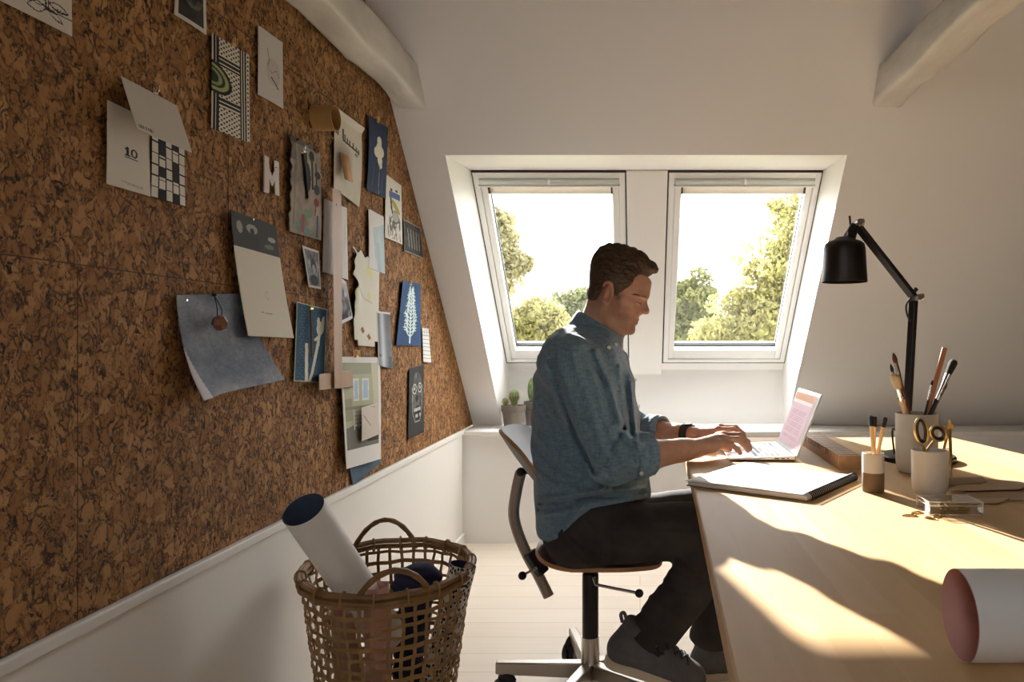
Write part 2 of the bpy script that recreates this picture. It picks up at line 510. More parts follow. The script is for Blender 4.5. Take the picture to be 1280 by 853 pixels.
# front slope behind the camera, with an unseen opening added to let fill light in
def fs(x, z): return (x, YB+(z-0.6), z)
b = MB()
xs = [-0.946, -0.7, -0.05, XR]; zs = [0.6, 1.45, 2.05, RZ]
for i in range(3):
    for j in range(3):
        if j == 1 and i == 1: continue
        b.add([fs(xs[i], zs[j]), fs(xs[i+1], zs[j]), fs(xs[i+1], zs[j+1]), fs(xs[i], zs[j+1])], [(0, 1, 2, 3)])
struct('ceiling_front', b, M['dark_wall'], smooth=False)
b = MB()
for (xa, za, xb, zb) in ((xs[1], zs[1], xs[1], zs[2]), (xs[2], zs[1], xs[2], zs[2]), (xs[1], zs[1], xs[2], zs[1]), (xs[1], zs[2], xs[2], zs[2])):
    b.tube([fs(xa, za), fs(xb, zb)], 0.04, 4)
struct('window_3', b, M['white_frame'], smooth=False)  # frame round the added fill light opening

# reveals round the window opening
A_, B_ = (OX0, 4.15, 0.6), (OX0, 2.944, OZ)
b = MB()
xw, xw2 = -0.756, 0.8195
for xo, xi in ((OX0, xw), (OX1, xw2)):
    b.add([(xo, 4.16, 0.58), (xo, 2.944, OZ), (xi, 3.33, 1.834), (xi, 4.21, 0.955), (xi, 4.26, 0.90), (xi, 4.26, 0.58)], [(0, 1, 2, 3), (0, 3, 4, 5)])
    # outer cheek, so that the recess is closed behind the frame
    b.add([(xi, 3.33, 1.834), (xi, 4.27, 0.89), (xi, 4.4, 1.02), (xi, 3.46, 1.964)], [(0, 1, 2, 3)])
b.add([B_, (OX1, 2.944, OZ), (xw2, 3.345, 1.834), (xw, 3.345, 1.834)], [(0, 1, 2, 3)])
b.add([(xw-0.06, 4.255, 0.57), (xw2+0.06, 4.255, 0.57), (xw2+0.06, 4.255, 0.90), (xw-0.06, 4.255, 0.90)], [(0, 1, 2, 3)])
b.add([(xw-0.06, 4.255, 0.90), (xw2+0.06, 4.255, 0.90), (xw2+0.06, 4.2, 0.955), (xw-0.06, 4.2, 0.955)], [(0, 1, 2, 3)])
struct('trim_3', b, M['lining'], smooth=False)

# roof windows: local x along the sill, y up the slope, z into the room
WROT = (math.radians(135), 0, 0)
WW, WH = 0.69, 1.243
def roof_window(i, x0):
    w = empty('window_%d' % i, (x0, 4.20, 0.9505), WROT); w['kind'] = 'structure'
    def bars(x0, x1, y0, y1, tl, tr, tb, tt, z0, z1):
        b = MB(); zc, dz = (z0+z1)/2, z1-z0
        b.box((x0+tl/2, (y0+y1)/2, zc), (tl, y1-y0, dz))
        b.box((x1-tr/2, (y0+y1)/2, zc), (tr, y1-y0, dz))
        b.box(((x0+x1)/2, y0+tb/2, zc), (x1-x0-tl-tr, tb, dz))
        b.box(((x0+x1)/2, y1-tt/2, zc), (x1-x0-tl-tr, tt, dz))
        return b
    bars(-0.004, WW+0.004, -0.004, WH+0.004, 0.006, 0.006, 0.006, 0.006, -0.1, 0.0105).build('gasket', M['gasket'], w, smooth=False)
    bars(0.0025, WW-0.0025, 0.0025, WH-0.0025, 0.026, 0.026, 0.022, 0.03, -0.1, 0.012).build('frame', M['white_frame'], w, smooth=False, bevel=0.002)
    bars(0.0305, WW-0.0305, 0.027, WH-0.035, 0.03, 0.03, 0.066, 0.03, -0.07, 0.004).build('sash', M['white_frame'], w, smooth=False, bevel=0.003)
    bars(0.0605, WW-0.0605, 0.093, WH-0.065, 0.004, 0.004, 0.007, 0.004, -0.05, -0.03).build('glazing_seal', M['gasket'], w, smooth=False)
    b = MB(); b.box((WW/2, (0.09+WH-0.06)/2, -0.04), (WW-0.122, WH-0.16, 0.004))
    b.build('pane', M['glass'], w, smooth=False)
    # pleated blind drawn up under its head rail
    b = MB(); n = 7; y1, y0 = WH-0.062, WH-0.118
    for k in range(n):
        ya = y1+(y0-y1)*k/n; yb = y1+(y0-y1)*(k+1)/n
        b.add([(0.062, ya, -0.012), (WW-0.062, ya, -0.012), (WW-0.062, (ya+yb)/2, -0.004), (0.062, (ya+yb)/2, -0.004), (WW-0.062, yb, -0.012), (0.062, yb, -0.012)], [(0, 1, 2, 3), (3, 2, 4, 5)])
    b.build('blind', M['blind'], w, smooth=False, solid=0.0015)
    b = MB(); b.box((WW/2, y0-0.004, -0.01), (WW-0.124, 0.01, 0.014)); b.build('blind_bottom_bar', M['blind'], w, bevel=0.002)
    b = MB()
    for x in (0.064, WW-0.064): b.box((x, (y0+y1)/2, -0.001), (0.008, y1-y0, 0.012))
    b.build('blind_guide', M['gasket'], w)
    b = MB(); b.box((WW/2, WH-0.046, 0.016), (WW-0.06, 0.022, 0.024)); b.build('head_rail', M['blind_rail'], w, bevel=0.004)
    b = MB(); b.box((WW/2, WH-0.064, 0.02), (WW-0.05, 0.007, 0.02)); b.box((WW/2, WH-0.036, 0.03), (0.01, 0.026, 0.016)); b.build('handle_bar', M['white_frame'], w, bevel=0.002)
    return w
roof_window(1, -0.7555)
roof_window(2, 0.1285)
# boxed post between the windows
b = MB(); b.box((0.0315, 0.56, 0.0), (0.184, 1.38, 0.03))
o = struct('trim_4', b, M['lining'], smooth=False, bevel=0.002); o.location = (0, 4.20, 0.9505); o.rotation_euler = WROT

# rough hewn tie beams painted white
def beam(name, x0, x1, zb, zt, y_end, seed, label):
    rng = np.random.default_rng(seed)
    ys = np.linspace(-0.9, y_end, 46)
    n = 24; vs = []; fs = []
    xc, zc = (x0+x1)/2, (zb+zt)/2; hx, hz = (x1-x0)/2, (zt-zb)/2
    ph = rng.uniform(0, 6, 8)
    for i, y in enumerate(ys):
        for k in range(n):
            t = 2*math.pi*(k+0.5)/n
            c, s = math.cos(t), math.sin(t)
            e = 0.28
            x = math.copysign(abs(c)**e, c)*hx; z = math.copysign(abs(s)**e, s)*hz
            wob = 0.006*math.sin(y*5+ph[0]+t)+0.004*math.sin(y*13+ph[1]+2*t)+0.003*math.sin(y*29+ph[2]+3*t)+rng.normal(0, 0.0012)
            r = math.hypot(x, z)
            x += wob*x/r; z += wob*z/r
            yy = y
            if i == len(ys)-1: yy = 4.15-(zc+z-0.6)+0.004        # cut to the slope
            elif i == len(ys)-2: yy = min(y, 4.15-(zc+z-0.6)-0.01)
            vs.append((xc+x, yy, zc+z))
    for i in range(len(ys)-1):
        for k in range(n):
            k2 = (k+1) % n
            fs.append((i*n+k, i*n+k2, (i+1)*n+k2, (i+1)*n+k))
    fs.append(tuple(range(n))[::-1]); fs.append(tuple((len(ys)-1)*n+k for k in range(n)))
    b = MB(); b.add(vs, fs)
    o = b.build(name, M['beam'], None, True, 50)
    return tag(o, label, 'beam', 'painted tie beams')
beam('ceiling_beam', -0.918, -0.810, 1.945, 2.075, 2.80, 3, 'rough hewn white painted beam running along the top of the cork wall')
beam('ceiling_beam', 0.872, 0.99, 1.945, 2.065, 2.80, 5, 'rough hewn white painted beam above the black lamp, clear of the walls')

# cork board on the gable
b = MB()
p = [(-2.0, 0.6), (4.14, 0.6), (1.6, 3.14), (0.2, 3.14), (-2.0, 1.1)]
pn = len(p)
b.add([(-0.945, y, z) for y, z in p]+[(-0.935, y, z) for y, z in p],
      [tuple(range(pn)), tuple(range(pn, 2*pn))]+[(i, (i+1) % pn, pn+(i+1) % pn, pn+i) for i in range(pn)])
o = b.build('cork_board', M['cork'], None, smooth=False)
tag(o, 'brown cork board covering the sloping left wall above the white panelling', 'cork board')
# panel joints, thin dark brown strips
b = MB()
b.box((-0.9348, 1.0, 1.192), (0.001, 5.1, 0.0018))
b.box((-0.9348, 0.9, 1.792), (0.001, 3.6, 0.0018))
for y, z0, z1 in ((1.23, 0.6, 1.19), (2.13, 0.6, 1.19), (3.03, 0.6, 1.19), (0.95, 1.19, 1.79), (1.68, 1.19, 1.79), (2.58, 1.19, 1.79), (1.35, 1.79, 2.4)):
    b.box((-0.9348, y, (z0+z1)/2), (0.001, 0.0009, z1-z0))
b.build('panel_joint', mat('dark_joint', srgb(74, 48, 26), 0.9), o, smooth=False)

# ------------------------------------------------------------------ outdoors
GZ = -3.2
b = MB()
ys = [6, 30, 90]; 
b.add([(-60, 6, GZ), (60, 6, GZ), (60, 90, GZ), (-60, 90, GZ)], [(0, 1, 2, 3)])
o = struct('ground', b, mat('garden_grass', srgb(150, 152, 96), 0.9, var=0.2, vscale=3), smooth=False)

def leaves(clumps, n, size, rng, flat=0.4):
    P = []
    for c, r in clumps:
        u = rng.normal(size=(n, 3)); u /= np.linalg.norm(u, axis=1)[:, None]
        rad = rng.uniform(0.35, 1, size=(n, 1))**0.6
        P.append(np.asarray(c)+u*rad*np.asarray(r))
    P = np.concatenate(P)
    m = len(P)
    a = rng.normal(size=(m, 3)); a /= np.linalg.norm(a, axis=1)[:, None]
    t = rng.normal(size=(m, 3)); bb = np.cross(a, t); bb /= np.linalg.norm(bb, axis=1)[:, None]
    s = size*rng.uniform(0.6, 1.4, size=(m, 1))
    V = np.stack([P-a*s, P+bb*s*0.45, P+a*s, P-bb*s*0.45], 1).reshape(-1, 3)
    return V, np.arange(4*m).reshape(-1, 4)

LEAF = [leaf_mat('leaf_yellow_green', srgb(138, 134, 88)), leaf_mat('leaf_olive', srgb(116, 118, 82)), leaf_mat('leaf_pale', srgb(136, 132, 98)), leaf_mat('leaf_deep', srgb(112, 116, 84))]
BARK = mat('bark', srgb(120, 104, 84), 0.9, var=0.2, vscale=8)

def tree(name, label, d, blobs, base_px, sub, n, size, lm, seed, csize=0.3, group=None, cat='tree'):
    """blobs: (px, py, rx, ry) pixel ellipses at distance d; base_px: trunk foot column"""
    rng = np.random.default_rng(seed)
    k = d/F
    clumps = []
    for px, py, rx, ry in blobs:
        c = np.array(at(px, py, d))
        for i in range(sub):
            u = rng.normal(size=3); u /= np.linalg.norm(u)
            q = rng.uniform(0.1, 1)**0.45
            clumps.append((c+u*q*np.array([rx*k, max(rx, ry)*k*0.8, ry*k]), csize*rng.uniform(0.6, 1.3)*np.array([1, 1, 0.75])))
    foot = Vector(((base_px-PX)/F*d, d, GZ))
    root = empty(name, foot, (0, 0, 0), label, cat, group)
    V, Q = leaves(clumps, n, size, rng)
    me = np_mesh('foliage', V-np.array(foot), Q)
    finish(me, lm, False)
    link('foliage', me, root)
    b = MB()
    top = at(blobs[0][0], blobs[0][1], d)-foot
    r0 = 0.02*d*0.6
    path = spline([(0, 0, 0), (top.x*0.15, 0.1, top.z*0.45), (top.x*0.6, 0, top.z*0.8), tuple(top)], 6)
    b.tube(path, [r0*(1-0.85*i/(len(path)-1)) for i in range(len(path))], 8)
    for c, r in clumps[::3]:
        s = path[int(len(path)*rng.uniform(0.4, 0.95))]
        e = Vector(c)-foot; mid = (s+e)/2+Vector((0, 0, 0.12*rng.uniform(-1, 1)*d/12))
        b.tube(spline([s, mid, e], 4), [r0*0.28*(1-0.1*i) for i in range(9)], 5)
    b.build('trunk', BARK, root)
    return root
G = 'garden trees outside the roof windows'
tree('oak_tree', 'tall yellow green oak tree filling the right side of the right window', 12.5, [(965, 345, 40, 45), (1000, 290, 42, 52), (1030, 340, 45, 70), (935, 395, 48, 30), (985, 400, 55, 40), (905, 420, 35, 18)], 1000, 26, 150, 0.055, LEAF[0], 1, 0.26, G)
tree('birch_tree', 'pointed olive green tree at the left side of the right window', 16, [(868, 380, 18, 40), (852, 395, 18, 38), (880, 405, 24, 28), (862, 420, 30, 20)], 868, 24, 150, 0.06, LEAF[1], 2, 0.26, G)
tree('willow_tree', 'drooping pale tree branches at the upper left of the left window', 9.5, [(632, 300, 12, 34), (640, 330, 30, 14), (628, 355, 16, 24), (618, 275, 14, 20), (608, 330, 22, 40)], 575, 15, 110, 0.045, LEAF[2], 3, 0.13, G)
tree('garden_tree', 'round yellow green tree low behind the left window, beyond the cacti', 15, [(675, 402, 26, 24), (655, 412, 22, 22), (690, 418, 30, 14)], 672, 26, 150, 0.06, LEAF[0], 4, 0.26, G)
tree('garden_tree', 'darker olive tree in the left window just behind the head of the man', 20, [(712, 388, 22, 24), (735, 385, 24, 30), (765, 395, 24, 26)], 725, 24, 150, 0.075, LEAF[3], 5, 0.34, G)
# a clipped hedge far behind
rng = np.random.default_rng(9)
cl = [((x, 25+rng.uniform(-0.3, 0.3), z), np.array([0.6, 0.4, 0.4])) for x in np.arange(-6, 9, 0.45) for z in np.arange(GZ+0.3, 0.9, 0.5)]
V, Q = leaves(cl, 16, 0.12, rng)
me = np_mesh('hedge', V, Q); finish(me, LEAF[3], False)
tag(link('hedge', me), 'long grey green hedge at the horizon below the trees in both windows', 'hedge')
# ------------------------------------------------------------------ desk
desk = empty('desk', (0.62, 1.5, 0), (0, 0, 0), 'long pale birch desk with a rounded edge in front of the seated man', 'desk')
def D0(p): return (p[0]-0.62, p[1]-1.5)
poly = [(0.084, 0.50), (0.118, 1.6), (0.134, 2.50), (1.053, 2.50), (1.112, 2.06), (1.36, 0.50)]
b = MB(); b.prism([D0(p) for p in poly], TZ-0.03, TZ)
b.build('desktop', M['table'], desk, smooth=False, bevel=0.004)
legm = mat('desk_leg_birch', srgb(200, 166, 122), 0.5)
for x, y in ((0.42, 2.3), (0.98, 2.25), (0.42, 0.62), (1.2, 0.62)):
    b = MB(); b.box((x-0.62, y-1.5, (TZ-0.03)/2), (0.05, 0.05, TZ-0.03), taper=1.0); b.build('leg', legm, desk, bevel=0.004)
for a, c in (((0.70-0.62, 2.28-1.5, TZ-0.06), (0.5, 0.022, 0.06)), ((0.81-0.62, 0.62-1.5, TZ-0.06), (0.73, 0.022, 0.06))):
    b = MB(); b.box(a, c); b.build('apron', legm, desk)

# laptop
lap = empty('laptop', (0.242, 2.0, TZ), (0, 0, 0), 'open silver laptop under the hands of the man', 'laptop')
LD, LW = 0.178, 0.29
b = MB()
vs = []
for y in (0, LW):
    vs += [(0, y, 0.0035), (LD, y, 0.0025), (LD, y, 0.0135), (0, y, 0.0075)]
b.hexa([vs[0], vs[1], vs[5], vs[4], vs[3], vs[2], vs[6], vs[7]])
b.build('base', M['alu'], lap, bevel=0.0015)
for x, y in ((0.02, 0.03), (0.02, LW-0.03), (LD-0.02, 0.03), (LD-0.02, LW-0.03)):
    b = MB(); b.lathe([(0.006, 0), (0.006, 0.004)], 10, (x, y, 0)); b.build('rubber_foot', M['black_plastic'], lap)
zt = lambda x: 0.0075+0.006*x/LD
km = mat('laptop_key', srgb(60, 60, 62), 0.5)
b = MB(); rows = 6
for r in range(rows):
    x0 = 0.072+r*0.0148; n = 14 if r else 8
    if r == 0:
        spans = [(0.02, 0.035), (0.04, 0.055), (0.06, 0.08), (0.085, 0.185), (0.19, 0.21), (0.215, 0.23), (0.235, 0.25), (0.255, 0.27)]
    else:
        w = 0.25/n; spans = [(0.02+k*w, 0.02+(k+1)*w-0.0028) for k in range(n)]
    for y0, y1 in spans:
        xc = x0+0.006
        b.box((xc, (y0+y1)/2, zt(xc)+0.0003), (0.0118 if r < 5 else 0.008, y1-y0, 0.0012))
b.build('keyboard', km, lap, bevel=0.0003)
b = MB(); b.box((0.037, LW/2, zt(0.037)), (0.052, 0.09, 0.0004)); b.build('trackpad', mat('trackpad', srgb(196, 194, 190), 0.25, 0.4), lap)
b = MB()
for x, s in ((0.145, 0.010), (0.158, 0.006), (0.128, 0.012)): b.box((x, 0.0005, 0.0072), (s, 0.002, 0.003))
b.build('port', M['black_plastic'], lap)
# lid, leaning back
lid = empty('lid', (LD+0.002, 0, 0.012), (0, math.radians(22), 0)); lid.parent = lap
LH = 0.182
b = MB(); b.box((0.0028, LW/2, LH/2), (0.005, LW, LH)); b.build('lid_shell', M['alu'], lid, bevel=0.002)
b = MB(); b.box((0.0002, LW/2, LH/2), (0.0006, LW-0.012, LH-0.012)); b.build('bezel', mat('lid_bezel', srgb(188, 190, 186), 0.35, 0.3), lid)
def screen(u, v):
    c = np.ones(u.shape+(3,))*np.array([0.80, 0.66, 0.72])
    c[v > 0.86] = (0.78, 0.52, 0.32)
    c[(v > 0.80) & (v <= 0.86)] = (0.9, 0.86, 0.84)
    c[u < 0.12] = (0.72, 0.62, 0.62)
    txt = (u > 0.2) & (u < 0.9) & (v < 0.74) & (v > 0.1) & ((v*26 % 1) < 0.4) & (np.sin(u*90+np.floor(v*26)*3) > -0.5)
    c[txt] = (0.66, 0.5, 0.58)
    return c
def art_mesh(name, pts_fn, nu, nv, art, m=None, parent=None, solid=0.0008, flip=False):
    """sheet on a grid; pts_fn(u,v)->xyz arrays; art(u,v)->rgb per cell centre (v up)"""
    U, V = np.meshgrid(np.linspace(0, 1, nu+1), np.linspace(0, 1, nv+1), indexing='ij')
    P = np.stack(pts_fn(U, V), -1).reshape(-1, 3)
    i = np.arange(nu)[:, None]; j = np.arange(nv)[None, :]
    k = lambda a, c: (a*(nv+1)+c)
    Q = np.stack([k(i, j), k(i+1, j), k(i+1, j+1), k(i, j+1)], -1).reshape(-1, 4)
    if flip: Q = Q[:, ::-1]
    uc, vc = np.meshgrid((np.arange(nu)+0.5)/nu, (np.arange(nv)+0.5)/nv, indexing='ij')
    c = art(uc, vc); msk = None
    if isinstance(c, tuple): c, msk = c
    c = np.clip(c.reshape(-1, 3), 0, 1)
    c = np.where(c <= 0.04045, c/12.92, ((c+0.055)/1.055)**2.4)
    if msk is not None:
        keep = msk.reshape(-1); Q = Q[keep]; c = c[keep]
        used = np.unique(Q); mp = np.full(len(P), -1); mp[used] = np.arange(len(used)); P = P[used]; Q = mp[Q]
    me = np_mesh(name, P, Q)
    A = me.attributes.new('art', 'FLOAT_COLOR', 'FACE')
    A.data.foreach_set('color', np.concatenate([c, np.ones((len(c), 1))], 1).astype(np.float32).ravel())
    finish(me, m or M['art'], True, None)
    return link(name, me, parent, solid=solid)
scr = bpy.data.materials.new('lit_screen'); scr.use_nodes = True
nt = scr.node_tree; a = nt.nodes.new('ShaderNodeAttribute'); a.attribute_name = 'art'
pb = nt.nodes['Principled BSDF']; pb.inputs['Roughness'].default_value = 0.2
nt.links.new(a.outputs['Color'], pb.inputs['Base Color']); nt.links.new(a.outputs['Color'], pb.inputs['Emission Color']); pb.inputs['Emission Strength'].default_value = 0.35
art_mesh('screen', lambda u, v: (u*0-0.0006, 0.012+(LW-0.024)*u, 0.014+(LH-0.026)*v), 60, 60, screen, scr, lid, solid=0)

# spiral notebook
nb = empty('notebook', (0.104, 1.656, TZ), (0, 0, math.atan2(-0.165, 0.234)), 'open white spiral bound sketchbook at the left edge of the desk', 'notebook')
NW, NH = 0.286, 0.293
pagem = mat('page_edges', srgb(226, 222, 214), 0.8)
b = MB(); b.box((NW/2, NH/2, 0.0012), (NW, NH, 0.0024)); b.build('back_cover', mat('grey_card', srgb(120, 114, 106), 0.8), nb, bevel=0.0008)
b = MB(); b.box((NW/2, NH/2, 0.0062), (NW-0.004, NH-0.004, 0.0072)); b.build('page_block', pagem, nb, bevel=0.0008)
b = MB(); n = 14
def zz(u, v): return 0.0108+0.002*(1-u)**2*(0.4+v)+0.001*math.sin(3*u+2*v)
b.add([(i/n*(NW+0.004)-0.004, j/n*NH, zz(i/n, j/n)) for i in range(n+1) for j in range(n+1)],
      [(i*(n+1)+j, (i+1)*(n+1)+j, (i+1)*(n+1)+j+1, i*(n+1)+j+1) for i in range(n) for j in range(n)])
b.build('top_page', mat('sketch_page', srgb(246, 244, 240), 0.8), nb, solid=0.0006)
b = MB(); n = 30
for k in range(n):
    y = 0.012+(NH-0.024)*k/(n-1)
    for dy in (0, 0.003):
        b.tube([(NW-0.004+0.0095*math.cos(t), y+dy, 0.0075+0.0095*math.sin(t)) for t in np.linspace(0, 2*math.pi, 13)[:-1]], 0.0009, 5, closed=True)
b.build('spiral', M['black'], nb)

# slotted wooden block
p0 = Vector((0.53, 1.866, TZ)); p1 = Vector((0.535, 2.33, TZ))
blk = None
L = (p1-p0).length; W = 0.056; H = 0.036
b = MB(); n = 15; prof = [(0, 0), (L, 0)]
prof.append((L, H))
for k in range(n):
    y1 = L-L*(k+0.25)/n; y0 = y1-0.008
    prof += [(y1, H), (y1-0.001, H*0.55), (y0-0.001, H*0.55), (y0, H)]
prof.append((0, H))
vs = [(-W/2, y, z) for y, z in prof]+[(W/2, y, z) for y, z in prof]; m = len(prof)
b.add(vs, [tuple(range(m)), tuple(range(m, 2*m))]+[(i, (i+1) % m, m+(i+1) % m, m+i) for i in range(m)])
blk = b.build('card_holder', mat('walnut_block', srgb(172, 130, 86), 0.5, var=0.2, vscale=9, vstretch=(6, 0.6, 6)), None, smooth=False)
blk.location = p0; blk.rotation_euler = (0, 0, -math.atan2(p1.x-p0.x, p1.y-p0.y))
tag(blk, 'long brown wooden block with a row of slots behind the laptop', 'card holder')

# pencil cup, half dipped in dark glaze
cup_m = mat('pale_clay', srgb(206, 200, 190), 0.6); dark_clay = mat('brown_clay', srgb(112, 92, 70), 0.75)
pc = Vector((0.503, 1.577+0.02, TZ))
c = empty('pencil_cup', pc, (0, 0, 0), 'small pencil cup with a pale rim and brown lower half', 'cup')
b = MB(); b.lathe([(0.0005, 0), (0.0215, 0), (0.0232, 0.002), (0.0234, 0.042)], 36, cap1=False); b.build('glazed_base', dark_clay, c)
b = MB(); b.lathe([(0.0234, 0.042), (0.0234, 0.083), (0.0222, 0.084), (0.0212, 0.083), (0.0205, 0.006), (0.0005, 0.006)], 36, cap0=False); b.build('rim', cup_m, c)
# big pot and scissors mug
stone = mat('grey_stoneware', srgb(190, 182, 170), 0.65, var=0.04, vscale=40)
pot = Vector((0.684, 1.83, TZ))
b = MB(); b.lathe([(0.0005, 0), (0.036, 0), (0.044, 0.004), (0.0485, 0.016), (0.0495, 0.034), (0.0508, 0.145), (0.050, 0.147), (0.0465, 0.146), (0.0455, 0.03), (0.038, 0.01), (0.0005, 0.009)], 56)
o = b.build('brush_pot', stone, None); o.location = pot
tag(o, 'tall grey stoneware pot full of paint brushes beside the black lamp', 'pot')
mug = Vector((0.612, 1.562, TZ))
b = MB(); b.lathe([(0.0005, 0), (0.024, 0), (0.031, 0.004), (0.0355, 0.014), (0.0368, 0.03), (0.0378, 0.093), (0.0372, 0.095), (0.0345, 0.094), (0.0335, 0.03), (0.028, 0.008), (0.0005, 0.007)], 56)
o = b.build('ceramic_mug', mat('cream_stoneware', srgb(216, 210, 200), 0.5), None); o.location = mug
tag(o, 'pale handleless ceramic mug holding a pair of scissors', 'mug')

# things standing in the pots: built along +z from their foot, then leaned
def lean(root, foot, top):
    d = (Vector(top)-Vector(foot))
    root.location = foot
    root.rotation_mode = 'QUATERNION'
    root.rotation_quaternion = d.to_track_quat('Z', 'Y')
def hexpencil(foot, top, label, mk):
    L = (Vector(top)-Vector(foot)).length
    r = empty('pencil', foot, (0, 0, 0), label, 'pencil', 'pencils in the two tone cup')
    b = MB(); b.lathe([(0.0012, 0), (0.0044, 0.016), (0.0044, L-0.022)], 6, cap1=True); b.build('shaft', mk, r, smooth=False)
    b = MB(); b.lathe([(0.0046, L-0.022), (0.0047, L-0.003), (0.0035, L)], 12); b.build('dipped_end', M['black'], r)
    lean(r, foot, top)
pw = mat('pencil_cedar', srgb(222, 184, 134), 0.55)
z0 = TZ+0.008
hexpencil(pc+Vector((0.004, -0.008, 0.008)), at(1088.5, 520, 1.585), 'pale wooden pencil with a dipped black end, leftmost of three in the two tone cup', pw)
hexpencil(pc+Vector((0.0, 0.008, 0.008)), at(1093.5, 521, 1.60), 'pale wooden pencil with lettered side, middle of three in the two tone cup', pw)
hexpencil(pc+Vector((-0.008, 0.0, 0.008)), at(1107, 522, 1.60), 'pale wooden pencil with a dark end leaning right in the two tone cup', pw)

def brush(name, foot, top, label, handle, fer, bristle, hr, fr, br, fl, bl, flat=1.0, shape='round'):
    L = (Vector(top)-Vector(foot)).length
    r = empty(name, foot, (0, 0, 0), label, 'brush', 'paint brushes in the stoneware pot')
    S = Matrix.Diagonal((1, flat, 1))
    hl = L-fl-bl
    b = MB(); b.lathe([(hr*0.45, 0), (hr*0.8, hl*0.3), (hr*1.15, hl*0.75), (hr, hl*0.93), (fr*0.95, hl)], 12); b.build('handle', handle, r)
    b = MB(); b.lathe([(fr, hl-0.002), (fr*1.02, hl+fl*0.12), (fr*1.06, hl+fl*0.16), (fr*1.02, hl+fl*0.2), (fr*1.02, hl+fl*0.3), (fr*1.06, hl+fl*0.34), (fr*1.02, hl+fl*0.38), (br*0.95, hl+fl)], 18, M=S); b.build('ferrule', fer, r)
    b = MB()
    if shape == 'round':
        pr = [(br*0.9, hl+fl-0.001), (br*1.12, hl+fl+bl*0.35), (br*0.8, hl+fl+bl*0.7), (br*0.1, L)]
    else:
        pr = [(br*0.95, hl+fl-0.001), (br*1.25, hl+fl+bl*0.5), (br*1.3, hl+fl+bl*0.8), (br*0.9, hl+fl+bl*0.96), (br*0.2, L)]
    b.lathe(pr, 18, M=S); b.build('bristles', bristle, r)
    lean(r, foot, top)
bk = mat('dark_bristle', srgb(40, 32, 28), 0.9, var=0.3, vscale=300, vstretch=(1, 1, 0.05), bump=0.6, bscale=900, bstretch=(1, 1, 0.06))
pale = mat('hog_bristle', srgb(214, 190, 144), 0.9, var=0.2, vscale=300, vstretch=(1, 1, 0.05), bump=0.6, bscale=900, bstretch=(1, 1, 0.06))
brownb = mat('sable_bristle', srgb(96, 50, 26), 0.8, var=0.3, vscale=300, vstretch=(1, 1, 0.05))
redh = mat('red_lacquer', srgb(128, 52, 26), 0.3); rawh = mat('raw_wood', srgb(206, 170, 124), 0.6)
zf = 0.012
def ft(x, y): return pot+Vector((x, y, zf))
brush('paint_brush', ft(0.014, -0.004), at(1117, 468, 1.80), 'short thick brush with pale hog bristles at the left of the tall pot', rawh, M['chrome'], pale, 0.007, 0.0102, 0.0112, 0.034, 0.036, 0.75, 'flat')
brush('paint_brush', ft(0.018, 0.012), at(1116.5, 441, 1.84), 'red handled brush with brown pointed bristles at the left of the tall pot', redh, M['chrome'], brownb, 0.0045, 0.0055, 0.0055, 0.04, 0.026)
brush('paint_brush', ft(0.012, 0.02), at(1113, 455, 1.86), 'thin brush with dark tip behind the pale hog bristle brush', redh, M['chrome'], bk, 0.003, 0.0038, 0.0038, 0.03, 0.02)
brush('paint_brush', ft(-0.012, -0.008), at(1166, 475, 1.83), 'small thin black handled brush standing in the middle of the tall pot', M['black'], M['chrome'], bk, 0.0028, 0.0028, 0.0026, 0.036, 0.014)
brush('paint_brush', ft(-0.018, 0.01), at(1193, 450, 1.85), 'large soft black mop brush leaning out at the right of the tall pot', M['black'], M['chrome'], bk, 0.0055, 0.0065, 0.0108, 0.07, 0.038, 0.7, 'flat')
brush('paint_brush', ft(-0.02, 0.022), at(1184, 478, 1.88), 'slim black handled brush behind the large black mop brush', M['black'], M['chrome'], bk, 0.0035, 0.004, 0.004, 0.034, 0.02)
b = MB(); foot = ft(-0.004, 0.016); top = at(1181, 435, 1.85); Ls = (top-foot).length
b.box((0, 0, Ls/2), (0.0035, 0.0125, Ls)); o = b.build('wooden_stick', mat('cherry_stick', srgb(176, 120, 84), 0.55), None, bevel=0.0006)
lean(o, foot, top); tag(o, 'flat reddish wooden stick standing tall among the paint brushes', 'stick')

# scissors standing in the mug, handles up
sc = empty('scissors', mug+Vector((-0.004, 0.004, 0.012)), (0, 0, 0), 'brass scissors with black lined handles standing in the pale mug', 'scissors')
def px_local(px, py, d): return at(px, py, d)-sc.location
d = mug.y
def loop(cx, cy, rx, ry, rot, nm):
    pts = []
    for t in np.linspace(0, 2*math.pi, 25)[:-1]:
        x, y = rx*math.cos(t), ry*math.sin(t)
        pts.append(px_local(cx+x*math.cos(rot)-y*math.sin(rot), cy+x*math.sin(rot)+y*math.cos(rot), d))
    b = MB(); b.tube(pts, 0.0042, 10, closed=True, flat=(0.8, 0.8)); r = b.build('handle', M['brass'], sc)
    inner = []
    for t in np.linspace(0, 2*math.pi, 25)[:-1]:
        x, y = (rx-2.2)*math.cos(t), (ry-2.2)*math.sin(t)
        inner.append(px_local(cx+x*math.cos(rot)-y*math.sin(rot), cy+x*math.sin(rot)+y*math.cos(rot), d-0.0022))
    b = MB(); b.tube(inner, 0.0036, 8, closed=True); b.build('grip_lining', M['black'], r)
loop(1151.5, 539, 7.5, 15.5, -0.12, 'a'); loop(1172.5, 542, 8.5, 10, -0.9, 'b')
b = MB()
b.tube(spline([px_local(1154, 555, d), px_local(1156, 562, d), px_local(1158, 575, d), px_local(1160, 605, d)], 5), [0.005]*3+[0.0045]*10+[0.003]*3, 8, flat=(0.9, 0.45))
b.build('blade', M['brass'], sc)
b = MB()
